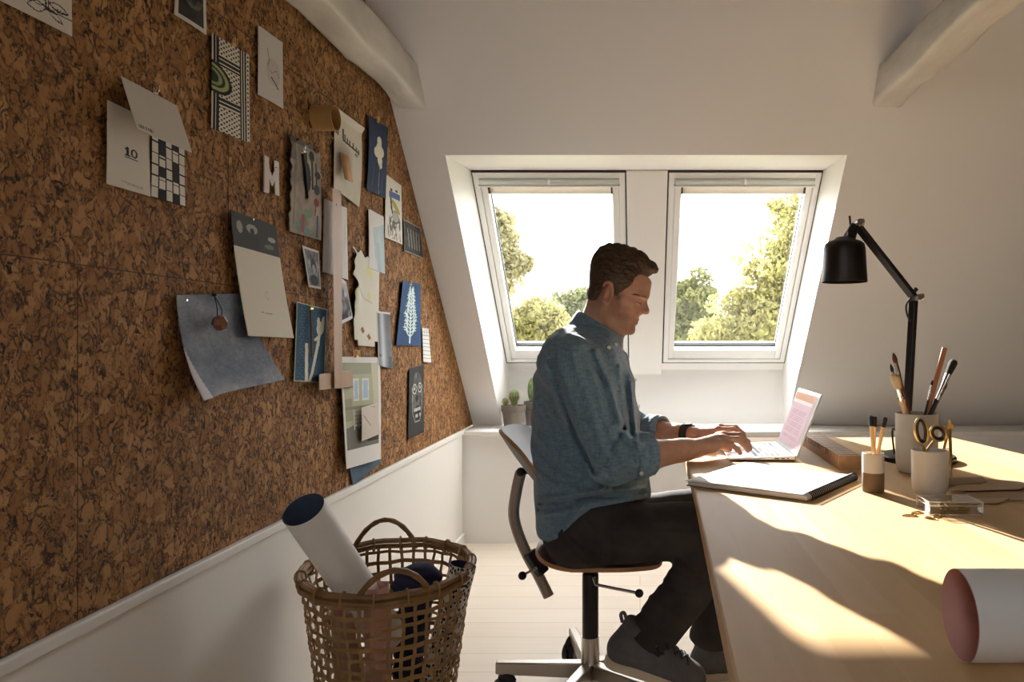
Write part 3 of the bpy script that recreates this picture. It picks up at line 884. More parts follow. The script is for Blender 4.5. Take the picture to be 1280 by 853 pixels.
b.tube(spline([px_local(1167, 552, d-0.003), px_local(1161, 559, d-0.003), px_local(1156, 570, d-0.003), px_local(1153, 605, d-0.003)], 5), [0.005]*3+[0.0045]*10+[0.003]*3, 8, flat=(0.9, 0.45))
b.build('blade', M['brass'], sc)
b = MB(); b.ball(px_local(1157, 566, d-0.006), 0.003, 10, 6); b.build('pivot_screw', M['brass'], sc)

# brass dividers leaning on the pot
dv = empty('dividers', (0.655, 1.70, TZ), (0, 0, 0), 'thin brass pair of dividers standing open behind the scissors mug', 'dividers')
top = at(1187, 534, 1.762)
dv.location = (top.x, 1.70, TZ)
for a in (at(1190, 606, EYE*0+0.324*F/(606-427)), at(1170, 601, 0.324*F/(601-427))):
    a.z = TZ+0.002
    b = MB(); pts = [top-dv.location, (top*0.5+a*0.5)-dv.location, a-dv.location]
    b.tube(pts, [0.0042, 0.0034, 0.0012], 8, flat=(1, 0.6)); b.build('leg', M['brass'], dv)
b = MB(); b.tube([top-dv.location+Vector((0, -0.005, 0)), top-dv.location+Vector((0, 0.005, 0))], 0.008, 18); b.tube([top-dv.location, top-dv.location+Vector((0, 0, 0.017))], 0.0028, 8)
b.build('hinge', M['brass'], dv)
b = MB(); b.tube([(top*0.6+at(1190, 606, 1.675)*0.4)-dv.location, (top*0.6+at(1170, 601, 1.72)*0.4)-dv.location], 0.0012, 6); b.build('brace', M['brass'], dv)

# clear box of paper clips
bx = empty('acrylic_box', (0.590, 1.412, TZ), (0, 0, -0.03), 'small clear acrylic box of paper clips in front of the pale mug', 'box')
wx, wy, hz, t = 0.098, 0.064, 0.023, 0.0018
b = MB(); b.box((0, 0, t/2), (wx, wy, t)); b.box((0, -wy/2+t/2, hz/2), (wx, t, hz-0.004)); b.box((0, wy/2-t/2, hz/2), (wx, t, hz-0.004)); b.box((-wx/2+t/2, 0, hz/2), (t, wy, hz-0.004)); b.box((wx/2-t/2, 0, hz/2), (t, wy, hz-0.004))
b.build('tray', M['acrylic'], bx, smooth=False)
b = MB(); b.box((0, 0, hz), (wx+0.003, wy+0.003, 0.003)); b.box((0, -wy/2-0.001, hz-0.004), (wx+0.003, 0.0012, 0.006)); b.box((wx/2+0.001, 0, hz-0.004), (0.0012, wy+0.003, 0.006))
b.build('lid', M['acrylic'], bx, smooth=False)
b = MB(); ex_, ey_ = wx/2+0.001, wy/2+0.001
for z in (hz-0.006, hz+0.0012, 0.001): b.tube([(-ex_, -ey_, z), (ex_, -ey_, z), (ex_, ey_, z), (-ex_, ey_, z)], 0.0009, 4, closed=True)
for sx in (-1, 1):
    for sy in (-1, 1): b.tube([(sx*ex_, sy*ey_, 0.001), (sx*ex_, sy*ey_, hz+0.001)], 0.0009, 4)
b.build('polished_edge', M['acrylic_edge'], bx, smooth=False)
b = MB()
pts = []
for t_ in np.linspace(0, 2*math.pi, 29)[:-1]:
    pts.append((0.0145*math.cos(t_)*(1 if abs(math.cos(t_)) < 0.8 else 1), 0.006*math.sin(t_), 0))
b.tube(pts, 0.00085, 6, closed=True)
inner = [(-0.010, 0.0035, 0.0008), (0.006, 0.0038, 0.0012), (0.010, 0.0, 0.0014), (0.006, -0.0036, 0.0012), (-0.006, -0.003, 0.001)]
b.tube(spline(inner, 5), 0.00085, 6)
clip = b.build('paper_clip', M['brass'], None)
tag(clip, 'loose brass paper clip lying on the desk in front of the acrylic box', 'paper clip', 'loose brass paper clips')
spots = [(0.500, 1.372, 0.0), (0.522, 1.395, 0.5), (0.530, 1.352, 2.2), (0.548, 1.366, 0.9)]
for i, (x, y, r) in enumerate(spots):
    o = clip if i == 0 else clip.copy()
    if i: COL.objects.link(o)
    o.location = (x, y, TZ+0.001); o.rotation_euler = (0, 0, r)
rng = np.random.default_rng(4)
for i in range(12):
    o = clip.copy(); COL.objects.link(o)
    o.location = (0.590+rng.uniform(-0.031, 0.031), 1.412+rng.uniform(-0.022, 0.022), TZ+0.0035+0.0026*(i % 5))
    o.rotation_euler = (rng.uniform(-0.12, 0.12), rng.uniform(-0.12, 0.12), rng.uniform(0, 3))
    tag(o, 'brass paper clip inside the small clear acrylic box', 'paper clip', 'brass paper clips in the acrylic box')

# kraft cards on the right
def card(name, pts, z, m, label):
    b = MB(); q = [on_table(px, py, z) for px, py in pts]
    b.prism([(p.x, p.y) for p in q], z-0.0012, z+0.0012)
    o = b.build(name, m, None, smooth=False, bevel=0.0004)
    return tag(o, label, 'card', 'kraft cards at the right of the desk')
k2 = mat('dark_kraft', srgb(158, 128, 96), 0.75, var=0.06, vscale=60)
card('kraft_card', [(1183, 626), (1240, 600), (1330, 606), (1290, 626)], TZ+0.0013, k2, 'largest brown kraft card, lowest of the pile at the right edge of the desk')
card('kraft_card', [(1205, 624), (1262, 623), (1250, 629), (1228, 629)], TZ+0.0037, M['kraft'], 'narrow brown kraft card sticking out at the front of the pile')
card('kraft_card', [(1185, 614), (1275, 612), (1290, 604), (1215, 598)], TZ+0.0061, M['kraft'], 'brown kraft card lying slanted in the middle of the pile')
card('kraft_card', [(1178, 606), (1226, 605), (1234, 602), (1228, 597), (1185, 598)], TZ+0.0085, k2, 'small rounded brown kraft card on top of the pile beside the dividers')

# desk lamp
lx, ly = 0.757, 2.02
lamp = empty('desk_lamp', (lx, ly, TZ), (0, 0, 0), 'black jointed desk lamp with a bell shade standing behind the brush pot', 'lamp')
def LP(px, py, d=2.02): return at(px, py, d)-lamp.location
b = MB(); b.lathe([(0.0005, 0), (0.098, 0), (0.1, 0.003), (0.1, 0.012), (0.096, 0.016), (0.02, 0.018), (0.0005, 0.018)], 56); b.build('base', M['black'], lamp)
foot = LP(1131, 560); foot.z = 0.012
b = MB(); b.tube([foot, LP(1142, 376)], 0.0115, 4, flat=(1.0, 1.15)); b.build('lower_arm', M['black'], lamp, smooth=False, bevel=0.002)
b = MB(); b.lathe([(0.018, 0), (0.018, 0.03), (0.014, 0.034)], 24, (foot.x, foot.y, 0.016)); b.build('base_socket', M['black'], lamp)
b = MB(); b.tube([LP(1144, 374, 2.0), LP(1073, 284, 2.0)], 0.011, 4, flat=(1.0, 1.2)); b.build('upper_arm', M['black'], lamp, smooth=False, bevel=0.002)
def knob(px, py, nm='joint_knob', r=0.0095):
    c = LP(px, py, 1.995); b = MB(); b.tube([c+Vector((-0.004, -0.03, 0)), c+Vector((-0.004, 0.035, 0))], r*0.8, 16); b.tube([c+Vector((0.004, -0.012, 0)), c+Vector((0.0105, -0.012, 0))], r*1.05, 18)
    b.build(nm, M['steel'], lamp)
knob(1147, 372); knob(1073, 279)
b = MB(); b.tube([LP(1139, 368), LP(1146, 361)], 0.006, 8); b.build('wing_screw', M['black'], lamp)
b = MB(); b.tube([LP(1063, 281), LP(1062, 270)], 0.003, 8); b.build('wing_screw', M['black'], lamp)
shc = LP(1055.5, 353, 2.0)
b = MB()
b.lathe([(0.0595, 0), (0.0605, 0.002), (0.058, 0.04), (0.0555, 0.09), (0.052, 0.103), (0.043, 0.110), (0.028, 0.115), (0.021, 0.121), (0.020, 0.1215), (0.026, 0.113), (0.041, 0.108), (0.050, 0.101), (0.0535, 0.088), (0.0565, 0.04), (0.0585, 0.003)], 56, shc, cap0=False, cap1=False)
shade = b.build('lamp_shade', M['black'], lamp, angle=60)
b = MB()
for k in range(-4, 40):
    for j in range(16):
        a = -math.pi/2-0.28+k*0.055
        if k > 8: continue
        z = 0.012+j*0.0048; r = 0.0604-0.005*z/0.09
        p = shc+Vector((r*math.cos(a), r*math.sin(a), z)); nrm = Vector((math.cos(a), math.sin(a), 0))
        b.tube([p-nrm*0.0008, p+nrm*0.0002], 0.0011, 6)
b.build('perforation', mat('perforation', srgb(62, 58, 54), 0.6), shade, smooth=False)
b = MB(); b.lathe([(0.0005, 0.05), (0.02, 0.055), (0.026, 0.075), (0.016, 0.1), (0.014, 0.118)], 24, shc, cap1=True); b.build('bulb', mat('opal_bulb', srgb(225, 222, 214), 0.3), shade)
neck = [shc+Vector((0.0, 0, 0.118)), LP(1061, 300, 2.0), LP(1069, 281, 2.0)]
b = MB(); b.tube(neck, [0.023, 0.018, 0.012], 16); b.build('shade_neck', M['black'], lamp)
b = MB(); b.tube(spline([LP(1139, 372, 1.99), LP(1133, 381, 1.99), LP(1133.5, 392, 1.99), LP(1138, 402, 2.0)], 6), 0.0028, 8); b.build('cable', M['black_plastic'], lamp)
b = MB(); b.tube(spline([LP(1124, 545, 2.03), LP(1117, 536, 2.03), LP(1115.5, 545, 2.03), (foot.x-0.028, foot.y, 0.016)], 6), 0.0028, 8); b.build('cable', M['black_plastic'], lamp)

# roll of drawing paper in the foreground
rl = empty('paper_roll', (0.325, 0.753, TZ), (0, 0, 0), 'large white paper roll with a pink inside in the right foreground of the desk', 'paper roll')
R0 = 0.0455
def sheet(r0, r1, a0, a1, n, L, squash=1.0):
    vs = []; fs = []; X = [0, L*0.25, L*0.5, L*0.75, L]
    for x in X:
        for k in range(n+1):
            t = k/n; a = a0+(a1-a0)*t; r = r0+(r1-r0)*t
            vs.append((x, r*math.cos(a), R0+r*math.sin(a)*squash))
    m = n+1
    for i in range(len(X)-1):
        for k in range(n): fs.append((i*m+k, i*m+k+1, (i+1)*m+k+1, (i+1)*m+k))
    return vs, fs
vs, fs = sheet(R0, R0*0.985, math.radians(-70), math.radians(-70+400), 64, 0.62)
b = MB(); b.add(vs, fs); b.build('outer_face', M['white_paper'], rl)
vs, fs = sheet(R0-0.0009, R0*0.985-0.0009, math.radians(-70), math.radians(-70+395), 64, 0.62)
vs = [(x-0.0004, y, z) for x, y, z in vs]
b = MB(); b.add(vs, fs)
# the tongue of the sheet that curls on inside
n = 30; tv = []; tf = []
for x in (0.0, 0.2, 0.42, 0.60):
    for k in range(n+1):
        t = k/n; a = math.radians(-80-265*t); r = R0*0.62
        # the loose end winds round inside as a smaller loop lying on the bottom
        tv.append((x+0.003+0.012*t, r*math.cos(a)-0.20*R0, R0*0.72+r*math.sin(a)))
for i in range(3):
    for k in range(n): tf.append((i*(n+1)+k, i*(n+1)+k+1, (i+1)*(n+1)+k+1, (i+1)*(n+1)+k))
b.add(tv, tf)
b.build('inner_face', M['pink_paper'], rl)

# cactus pots on the sill
clay = mat('grey_terracotta', srgb(118, 109, 98), 0.85, var=0.08, vscale=30)
soil = mat('soil', srgb(70, 54, 40), 0.95, bump=0.5, bscale=90)
green = mat('cactus_green', srgb(92, 112, 66), 0.6, var=0.12, vscale=25); spine_m = mat('spine', srgb(206, 184, 138), 0.7)
def pot_of(px, base_y, topw, botw, h_px, label, nm):
    d = (EYE-KZ)*F/(base_y-PY); k = d/F
    r = empty(nm, ((px-PX)*k, d+botw*k/2, KZ), (0, 0, 0), label, 'potted plant')
    h = h_px*k; r0 = botw*k/2; r1 = topw*k/2
    b = MB(); b.lathe([(0.0005, 0), (r0, 0), (r0+(r1-r0)*0.72, h*0.72), (r1*0.97, h*0.73), (r1, h*0.76), (r1, h), (r1*0.92, h), (r1*0.88, h*0.88), (0.0005, h*0.87)], 36)
    b.build('pot', clay, r)
    b = MB(); b.lathe([(0.0005, h*0.9), (r1*0.7, h*0.895), (r1*0.89, h*0.875)], 24, cap1=False); b.build('soil', soil, r)
    return r, h, k, r1
def barrel(r, c, rad, h, ribs=13):
    b = MB(); n = ribs*4; prof = []
    m = 12; vs = []; fs = []
    for i in range(m+1):
        t = i/m
        rr = rad*(math.sin(min(1, 0.22+t*0.8)*math.pi/2) if t < 0.5 else 1)*math.sqrt(max(0.0, 1-max(0, (t-0.62)/0.38)**2.2))
        rr = max(rr, 0.0006)
        for k in range(n):
            a = 2*math.pi*k/n; q = rr*(1+0.09*math.cos(ribs*a))
            vs.append((c[0]+q*math.cos(a), c[1]+q*math.sin(a), c[2]+h*t))
    for i in range(m):
        for k in range(n): fs.append((i*n+k, i*n+(k+1) % n, (i+1)*n+(k+1) % n, (i+1)*n+k))
    fs.append(tuple(range(n))[::-1]); fs.append(tuple(m*n+k for k in range(n)))
    b.add(vs, fs); s = b.build('stem', green, r)
    b = MB(); rg = random.Random(3)
    for k in range(ribs):
        a = 2*math.pi*k/ribs
        for i in range(1, 10):
            t = i/10
            rr = rad*1.08*(math.sin(min(1, 0.22+t*0.8)*math.pi/2) if t < 0.5 else 1)*math.sqrt(max(0.0, 1-max(0, (t-0.62)/0.38)**2.2))
            p = Vector((c[0]+rr*math.cos(a), c[1]+rr*math.sin(a), c[2]+h*t))
            for q in range(4):
                d = Vector((math.cos(a)+rg.uniform(-.8, .8), math.sin(a)+rg.uniform(-.8, .8), rg.uniform(-.6, .9))).normalized()
                b.tube([p, p+d*0.009], [0.0007, 0.0002], 3)
    b.build('spines', spine_m, s, smooth=False)
r, h, k, r1 = pot_of(640, 536, 31, 23, 28, 'small barrel cactus with a side shoot in a grey pot on the window sill', 'potted_cactus')
barrel(r, (0.004, 0, h*0.88), 0.026, 0.105); barrel(r, (-0.042, -0.008, h*0.88), 0.015, 0.058, 10)
r, h, k, r1 = pot_of(668, 533, 30, 23, 30, 'flat padded prickly pear in a grey pot just behind the chair back', 'potted_cactus')
def pad(r, c, rx, rz, rot):
    b = MB(); R = Matrix.Rotation(rot[0], 3, 'Z') @ Matrix.Rotation(rot[1], 3, 'Y')
    b.ball(c, (rx, 0.011, rz), 24, 16, M=R); s = b.build('pad', green, r)
    b = MB(); rg = random.Random(5)
    for q in range(90):
        a = rg.uniform(0, 2*math.pi); rr = math.sqrt(rg.random())*0.93
        for sg in (-1, 1):
            p = R @ Vector((rx*rr*math.cos(a), sg*0.011*math.sqrt(1-rr*rr), rz*rr*math.sin(a)))+Vector(c)
            b.ball(p, 0.0016, 5, 3)
    b.build('areoles', spine_m, s)
pad(r, (-0.012, 0, h*0.88+0.075), 0.034, 0.075, (0.35, -0.05)); pad(r, (0.034, 0.012, h*0.88+0.072), 0.026, 0.072, (1.0, 0.1))
# ------------------------------------------------------------------ the seated man
SK = 430.0
def Q(px, py, y=2.15):
    """point of the figure: side view pixel, at distance y"""
    return np.array(at(px, py, y), np.float32)

# --- head, in millimetres: f forward, s to his left, u up, origin between the ears
HO = np.array([-0.088, 2.15, 1.199], np.float32)
HP = math.radians(15.0)
HF = np.array([math.cos(HP), 0, -math.sin(HP)], np.float32); HU = np.array([math.sin(HP), 0, math.cos(HP)], np.float32)
def to_head(P):
    q = (P-HO)*1000.0
    return np.stack([q @ HF, q[..., 1], q @ HU], -1)
def from_head(p):
    p = np.asarray(p, np.float32)/1000.0
    return HO+p[..., 0:1]*HF+p[..., 1:2]*np.array([0, 1, 0], np.float32)+p[..., 2:3]*HU

def head_fn(P):
    H = to_head(P)
    A = H.copy(); A[..., 1] = np.abs(A[..., 1])           # mirrored half
    d = ell(H, (14, 0, 46), (81, 73, 78))                   # cranium
    d = smin(d, ell(H, (48, 0, 30), (52, 62, 58)), 14)      # forehead
    d = smin(d, ell(H, (50, 0, -30), (43, 54, 62)), 16)     # mid face
    d = smin(d, rc(A, (12, 46, -58), (74, 17, -84), 15, 13), 16)   # jaw line
    d = smin(d, ell(H, (58, 0, -72), (32, 34, 24)), 12)
    d = smin(d, rc(A, (0, 52, -20), (12, 48, -58), 14, 15), 18)
    d = smin(d, sph(H, (84, 0, -82), 14.0), 10)             # chin
    d = smin(d, rc(A, (86, 5, -85), (82, 12, -84), 9, 9), 8)
    d = smin(d, rc(A, (66, 43, -13), (40, 58, -5), 13, 12), 16)    # cheek bone
    d = smin(d, ell(A, (70, 30, -38), (18, 20, 22)), 14)    # cheek pad
    d = smin(d, rc(A, (99, 10, 19), (86, 42, 20), 9, 9), 12)       # brow
    d = smin(d, rc(H, (98, 0, 30), (95, 0, 60), 12, 14), 20)
    d = smin(d, ell(H, (60, 0, -18), (37, 38, 44)), 12)
    d = smin(d, rc(H, (88, 0, 8), (96, 0, -20), 12, 14), 10)
    d = smax(d, -ell(A, (108, 31, 2), (18, 13, 9)), 8)      # eye hollows
    d = smin(d, ell(A, (83, 31, 1), (13.5, 15, 12)), 3)     # lids over the eyeball
    d = smin(d, rc(A, (97, 18, 4.5), (84, 44, 3), 3.0, 3.0), 3)    # upper lid fold
    d = smin(d, rc(A, (93, 20, -5.5), (86, 42, -5), 2.2, 2.2), 3)
    d = smin(d, rc(H, (99, 0, 12), (113, 0, -14), 7.5, 8.5), 7)    # nose
    d = smin(d, sph(H, (114.5, 0, -19), 8.8), 6)
    d = smin(d, rc(A, (104, 10, -23), (99, 14, -24), 7.0, 5.5), 4)
    d = smax(d, -rc(A, (112, 6.0, -30.5), (104, 8, -28), 2.8, 2.6), 2)
    d = smin(d, ell(H, (80, 0, -50), (17, 28, 24)), 10)     # muzzle
    d = smin(d, rc(A, (97.5, 0, -48.5), (84, 24, -50), 4.4, 2.4), 4)    # upper lip
    d = smin(d, rc(A, (95.5, 0, -59), (84, 22, -55), 5.2, 2.4), 4)      # lower lip
    d = smax(d, -rc(A, (103, 0, -54.2), (84, 24, -51.5), 1.7, 0.6), 1.5)
    d = smax(d, -rc(A, (92, 22, -26), (80, 33, -50), 1.6, 1.2), 5)      # smile fold
    # ears
    E = A.copy()
    pts = [(-4 + 15*math.cos(t)+0.16*29*math.sin(t)*-1, 79-2*math.cos(t)+2.5*math.sin(t), 1+29*math.sin(t)) for t in np.linspace(-2.2, 2.6, 14)]
    e = ell(E, (-2, 74, 0), (13, 5, 26))
    for a, c in zip(pts[:-1], pts[1:]): e = smin(e, rc(E, a, c, 3.4, 3.4), 3)
    e = smin(e, ell(E, (4, 77, -25), (7, 4.5, 9)), 4)
    e = smin(e, rc(E, (10, 77, 3), (9, 78, -8), 3.6, 4), 3)
    e = smax(e, -ell(E, (2, 84, -4), (7.5, 10, 12)), 2)
    e = smin(e, rc(E, (-8, 79, 12), (-9, 79, -14), 2.6, 2.6), 3)
    d = smin(d, e, 4)
    return d/1000.0

NM = Q(750, 405)
def neck_fn(P):
    d = rc(P, Q(733, 440), NM, 0.052, 0.053)
    d = smin(d, rc(P, NM, Q(757, 380), 0.054, 0.055), 0.02)
    d = smin(d, rc(P, Q(764, 440), Q(768, 408), 0.036, 0.026), 0.03)
    A = P.copy(); A[..., 1] = 2.15+np.abs(A[..., 1]-2.15)
    m = rc(A, Q(756, 388)+np.array([0, 0.048, 0]), Q(770, 436)+np.array([0, 0.018, 0]), 0.014, 0.012)   # neck cords
    d = smin(d, m, 0.018)
    return d
def headneck(P):
    d = smin(head_fn(P), neck_fn(P), 0.018)
    d = smin(d, rc(P, Q(733, 440), Q(728, 470), 0.052, 0.08), 0.03)
    return d

# --- torso sections (side view pixel row, centre, half depth in px; half width in m)
SEC = np.array([
    (404, 738, 14, 0.055), (411, 734, 33, 0.090), (420, 732, 43, 0.125), (431, 731, 46, 0.155), (446, 729, 54, 0.186),
    (470, 730, 60, 0.200), (500, 731, 64, 0.202), (530, 732, 65.5, 0.198), (560, 735, 68, 0.194), (590, 739, 71.5, 0.193),
    (615, 741, 72, 0.196), (640, 742, 70, 0.200), (665, 742, 68, 0.202), (690, 742, 66, 0.20)], np.float32)
def torso_fn(P, shrink=0.0):
    z = P[..., 2]
    zr = EYE-(SEC[:, 0]-PY)/SK
    o = np.argsort(zr)
    xc = np.interp(z, zr[o], (SEC[o, 1]-PX)/SK); a = np.interp(z, zr[o], SEC[o, 2]/SK)-shrink; b = np.interp(z, zr[o], SEC[o, 3])-shrink
    dx = np.abs((P[..., 0]-xc)/a); dy = np.abs((P[..., 1]-2.15)/b)
    k = (dx**2.3+dy**2.3)**(1/2.3)
    d = (k-1)*np.minimum(a, b)*0.8
    d = np.maximum(d, z-(zr.max()-0.005)-shrink*-1)
    return d

# arms
SHN, ELN, WRN = Q(708, 452, 1.965), Q(764, 576, 1.905), Q(866, 561, 2.005)
SHF, ELF, WRF = Q(742, 455, 2.335), np.array([-0.035, 2.41, 0.77], np.float32), np.array([0.150, 2.275, 0.778], np.float32)
CUN = ELN+(WRN-ELN)*0.44; CUF = ELF+(WRF-ELF)*0.56

HANDN = dict(
    wrist=(0.146, 2.010, 0.776),
    mcp=[(0.222, 2.078, 0.797), (0.231, 2.056, 0.801), (0.228, 2.033, 0.795), (0.217, 2.011, 0.785)],
    pip=[(0.266, 2.088, 0.799), (0.277, 2.060, 0.801), (0.270, 2.033, 0.794), (0.248, 2.006, 0.784)],
    dip=[(0.290, 2.089, 0.785), (0.299, 2.060, 0.784), (0.289, 2.031, 0.778), (0.264, 2.003, 0.772)],
    tip=[(0.301, 2.089, 0.7675), (0.306, 2.059, 0.7655), (0.296, 2.030, 0.764), (0.271, 2.001, 0.7615)],
    thumb=[(0.166, 2.040, 0.772), (0.200, 2.082, 0.772), (0.232, 2.098, 0.767), (0.254, 2.099, 0.7595)])
def hand_fn(P, h, mir=None, dx=0.0):
    def T(p):
        p = np.array(p, np.float32)
        if mir is not None: p = np.array([p[0]+dx, mir-(p[1]), p[2]], np.float32)
        return p
    w = T(h['wrist']); mc = [T(p) for p in h['mcp']]; pi = [T(p) for p in h['pip']]; di = [T(p) for p in h['dip']]; ti = [T(p) for p in h['tip']]; th = [T(p) for p in h['thumb']]
    r = [0.0098, 0.0100, 0.0094, 0.0082]
    d = None
    for i in range(4):
        root = w+(mc[i]-w)*0.25
        p = rc(P, root, mc[i], 0.0135, 0.0118)
        d = p if d is None else smin(d, p, 0.014)
    d = smin(d, rc(P, w+np.array([0.012, 0, -0.004], np.float32), (mc[1]+mc[2])/2-np.array([0.012, 0, 0.008], np.float32), 0.019, 0.014), 0.014)
    d = smin(d, rc(P, w+np.array([0.01, 0, -0.006], np.float32), mc[3]-np.array([0.015, 0, 0.012], np.float32), 0.018, 0.011), 0.012)
    # thumb with its ball
    d = smin(d, rc(P, th[0], th[1], 0.016, 0.0125), 0.012)
    d = smin(d, rc(P, th[1], th[2], 0.0112, 0.0098), 0.004)
    d = smin(d, rc(P, th[2], th[3], 0.0098, 0.0078), 0.003)
    f = None
    for i in range(4):
        q = rc(P, mc[i], pi[i], r[i]*1.12, r[i]*0.98)
        q = smin(q, sph(P, pi[i], r[i]*1.04), 0.003)
        q = smin(q, rc(P, pi[i], di[i], r[i]*0.95, r[i]*0.86), 0.003)
        q = smin(q, rc(P, di[i], ti[i], r[i]*0.86, r[i]*0.72), 0.003)
        q = smin(q, sph(P, mc[i]+np.array([0, 0, 0.001], np.float32), 0.0112), 0.006)
        f = q if f is None else np.minimum(f, q)
    return smin(d, f, 0.006)
HMIR = 4.30
def forearm_fn(P, el, wr, nxt):
    mid = el+(wr-el)*0.35
    d = rc(P, el, mid, 0.036, 0.043)
    d = smin(d, rc(P, mid, wr-(wr-el)*0.08, 0.043, 0.0285), 0.03)
    # wrists are wider than deep
    y = np.array([0, 0.008, 0], np.float32)
    d = smin(d, rc(P, wr-(wr-el)*0.15-y, wr-y+np.array([0.005, 0, 0], np.float32), 0.026, 0.021), 0.015)
    d = smin(d, rc(P, wr-(wr-el)*0.15+y, wr+y+np.array([0.005, 0, 0], np.float32), 0.026, 0.021), 0.015)
    return d
def armN(P): return smin(forearm_fn(P, ELN, WRN, None), hand_fn(P, HANDN), 0.012)
def armF(P): return smin(forearm_fn(P, ELF, WRF, None), hand_fn(P, HANDN, HMIR, 0.012), 0.012)

# legs
HIPN, KNN, ANN = Q(724, 670, 2.065), Q(918, 660, 2.0), Q(797, 815, 1.965)
HIPF, KNF, ANF = Q(728, 660, 2.235), np.array([0.275, 2.30, 0.548], np.float32), np.array([0.215, 2.335, 0.10], np.float32)

def inner_body(P):
    d = np.maximum(torso_fn(P, 0.03), 0.69-P[..., 2])
    for a, b_, c in ((HIPN, KNN, ANN), (HIPF, KNF, ANF)):
        d = smin(d, rc(P, a, b_, 0.055, 0.045), 0.03)
        d = smin(d, rc(P, b_, c, 0.045, 0.034), 0.02)
    for a, b_ in ((SHN, ELN), (SHF, ELF)):
        d = smin(d, rc(P, a, b_, 0.042, 0.034), 0.02)
    return d

def skin_tint(V):
    H = to_head(V)
    base = np.array([0.50, 0.275, 0.18])
    c = np.tile(base, (len(V), 1))
    head = V[:, 2] > 1.06
    f, s, u = H[:, 0], np.abs(H[:, 1]), H[:, 2]
    n = 0.5+0.5*np.sin(f*1.9+u*2.3+s*3.1)*np.sin(f*3.7-u*1.1+s*2.2)
    st = np.clip((-(u+36)/14), 0, 1)*np.clip((f+5)/20, 0, 1)*head
    st = np.maximum(st, np.clip((22-np.abs(f-24))/10, 0, 1)*np.clip((12-u)/16, 0, 1)*(s > 40)*head*0.9)
    c = c*(1-0.42*st[:, None]*(0.55+0.45*n[:, None]))
    lips = np.clip(1-np.hypot((u+54)/7.5, s/23)**3, 0, 1)*(f > 82)*head
    c = c*(1-lips[:, None])+lips[:, None]*np.array([0.42, 0.17, 0.13])
    red = np.exp(-((u+22)/16)**2-((f-116)/12)**2-(s/12)**2)*0.25+np.exp(-((s-80)/8)**2-(u/30)**2-((f+2)/18)**2)*0.3
    c = c*(1-red[:, None]*head[:, None])+(red*head)[:, None]*np.array([0.52, 0.2, 0.14])
    lid = np.exp(-((u+1)/2.0)**2)*np.clip(1-np.abs(s-31)/13, 0, 1)*(f > 78)*head
    c = c*(1-0.75*np.clip(lid*1.6, 0, 1)[:, None])
    return c
skin = mat('skin', (0.5, 0.28, 0.19, 1), 0.5, var=0.08, vscale=60, attr='tint', bump=0.12, bscale=350, spec=0.4)
skin.node_tree.nodes['Principled BSDF'].inputs['Subsurface Weight'].default_value = 0.12
skin.node_tree.nodes['Principled BSDF'].inputs['Subsurface Radius'].default_value = (0.008, 0.003, 0.0015)

ZC = 1.02
person = nets_obj('person', [
    (headneck, (-0.30, 2.03, ZC), (0.06, 2.27, 1.36), 0.0021),
    (inner_body, (-0.36, 1.85, 0.06), (0.36, 2.45, 1.0), 0.009),
    (armN, (-0.12, 1.84, 0.70), (0.32, 2.13, 0.84), 0.0022),
    (armF, (-0.10, 2.15, 0.70), (0.335, 2.48, 0.84), 0.0026)], skin, None, skin_tint)
tag(person, 'man in a blue shirt and black jeans seated typing on a laptop', 'person')

# --- hair
def hair_fn(P):
    H = to_head(P); f, s, u = H[..., 0], np.abs(H[..., 1]), H[..., 2]
    d = ell(H, (10, 0, 50), (83, 79, 84))
    d = smin(d, ell(H, (-8, 0, 88), (68, 58, 56)), 20)
    d = smin(d, ell(H, (34, 0, 98), (62, 54, 42)), 16)
    d = smin(d, ell(H, (80, 4, 105), (33, 44, 21)), 10)
    d = smin(d, rc(H, (70, -30, 112), (108, -4, 106), 11, 9), 8)
    d = smin(d, rc(H, (72, 25, 114), (104, 24, 104), 11, 9), 8)
    d = smin(d, rc(H, (10, -25, 132), (62, -14, 122), 10, 11), 12)
    d = smin(d, ell(H, (-30, 0, -4), (37, 60, 42)), 16)
    fmax = np.interp(u, [-6, 21, 40, 62, 80, 92, 104], [25, 41, 58, 60, 74, 104, 130])
    fmax = fmax+np.interp(u, [40, 70, 84, 92], [0, 8, 26, 0])*np.clip((46-s)/30, 0, 1)
    umin = np.interp(f, [-70, -44, -30, -22, -12, 4, 12, 15, 30, 60], [-40, -36, -26, 6, 30, 34, 18, -2, -4, -4])
    m = np.maximum(f-fmax, umin-u)
    ph = np.arctan2(H[..., 1], u-30)
    ang = np.arctan2(s, 40.0)
    wave = 1.7*np.sin(ph*19+1.6*np.sin(f*0.055)+1.2*np.sin(f*0.11+ph*4))+1.1*np.sin(ph*41+2.0*np.sin(f*0.07+1))+1.3*np.sin(f*0.16+3*np.sin(ph*5)+u*0.05)
    top = np.clip((u-45)/50, 0.35, 1.3)
    d = smax(d-wave*top*0.9, m, 5)
    return d/1000.0
hairm = bpy.data.materials.new('brown_hair'); hairm.use_nodes = True
nt = hairm.node_tree; N = nt.nodes; L = nt.links; pb = N['Principled BSDF']
pb.inputs['Roughness'].default_value = 0.48; pb.inputs['Specular IOR Level'].default_value = 0.45
tc = N.new('ShaderNodeTexCoord'); mp = N.new('ShaderNodeMapping'); mp.inputs['Scale'].default_value = (0.25, 1.5, 1.0); mp.inputs['Rotation'].default_value = (0, 0.25, 0)
L.new(tc.outputs['Object'], mp.inputs[0]); nz = N.new('ShaderNodeTexNoise'); nz.inputs['Scale'].default_value = 260; nz.inputs['Detail'].default_value = 4; nz.inputs['Distortion'].default_value = 0.5
L.new(mp.outputs[0], nz.inputs['Vector'])
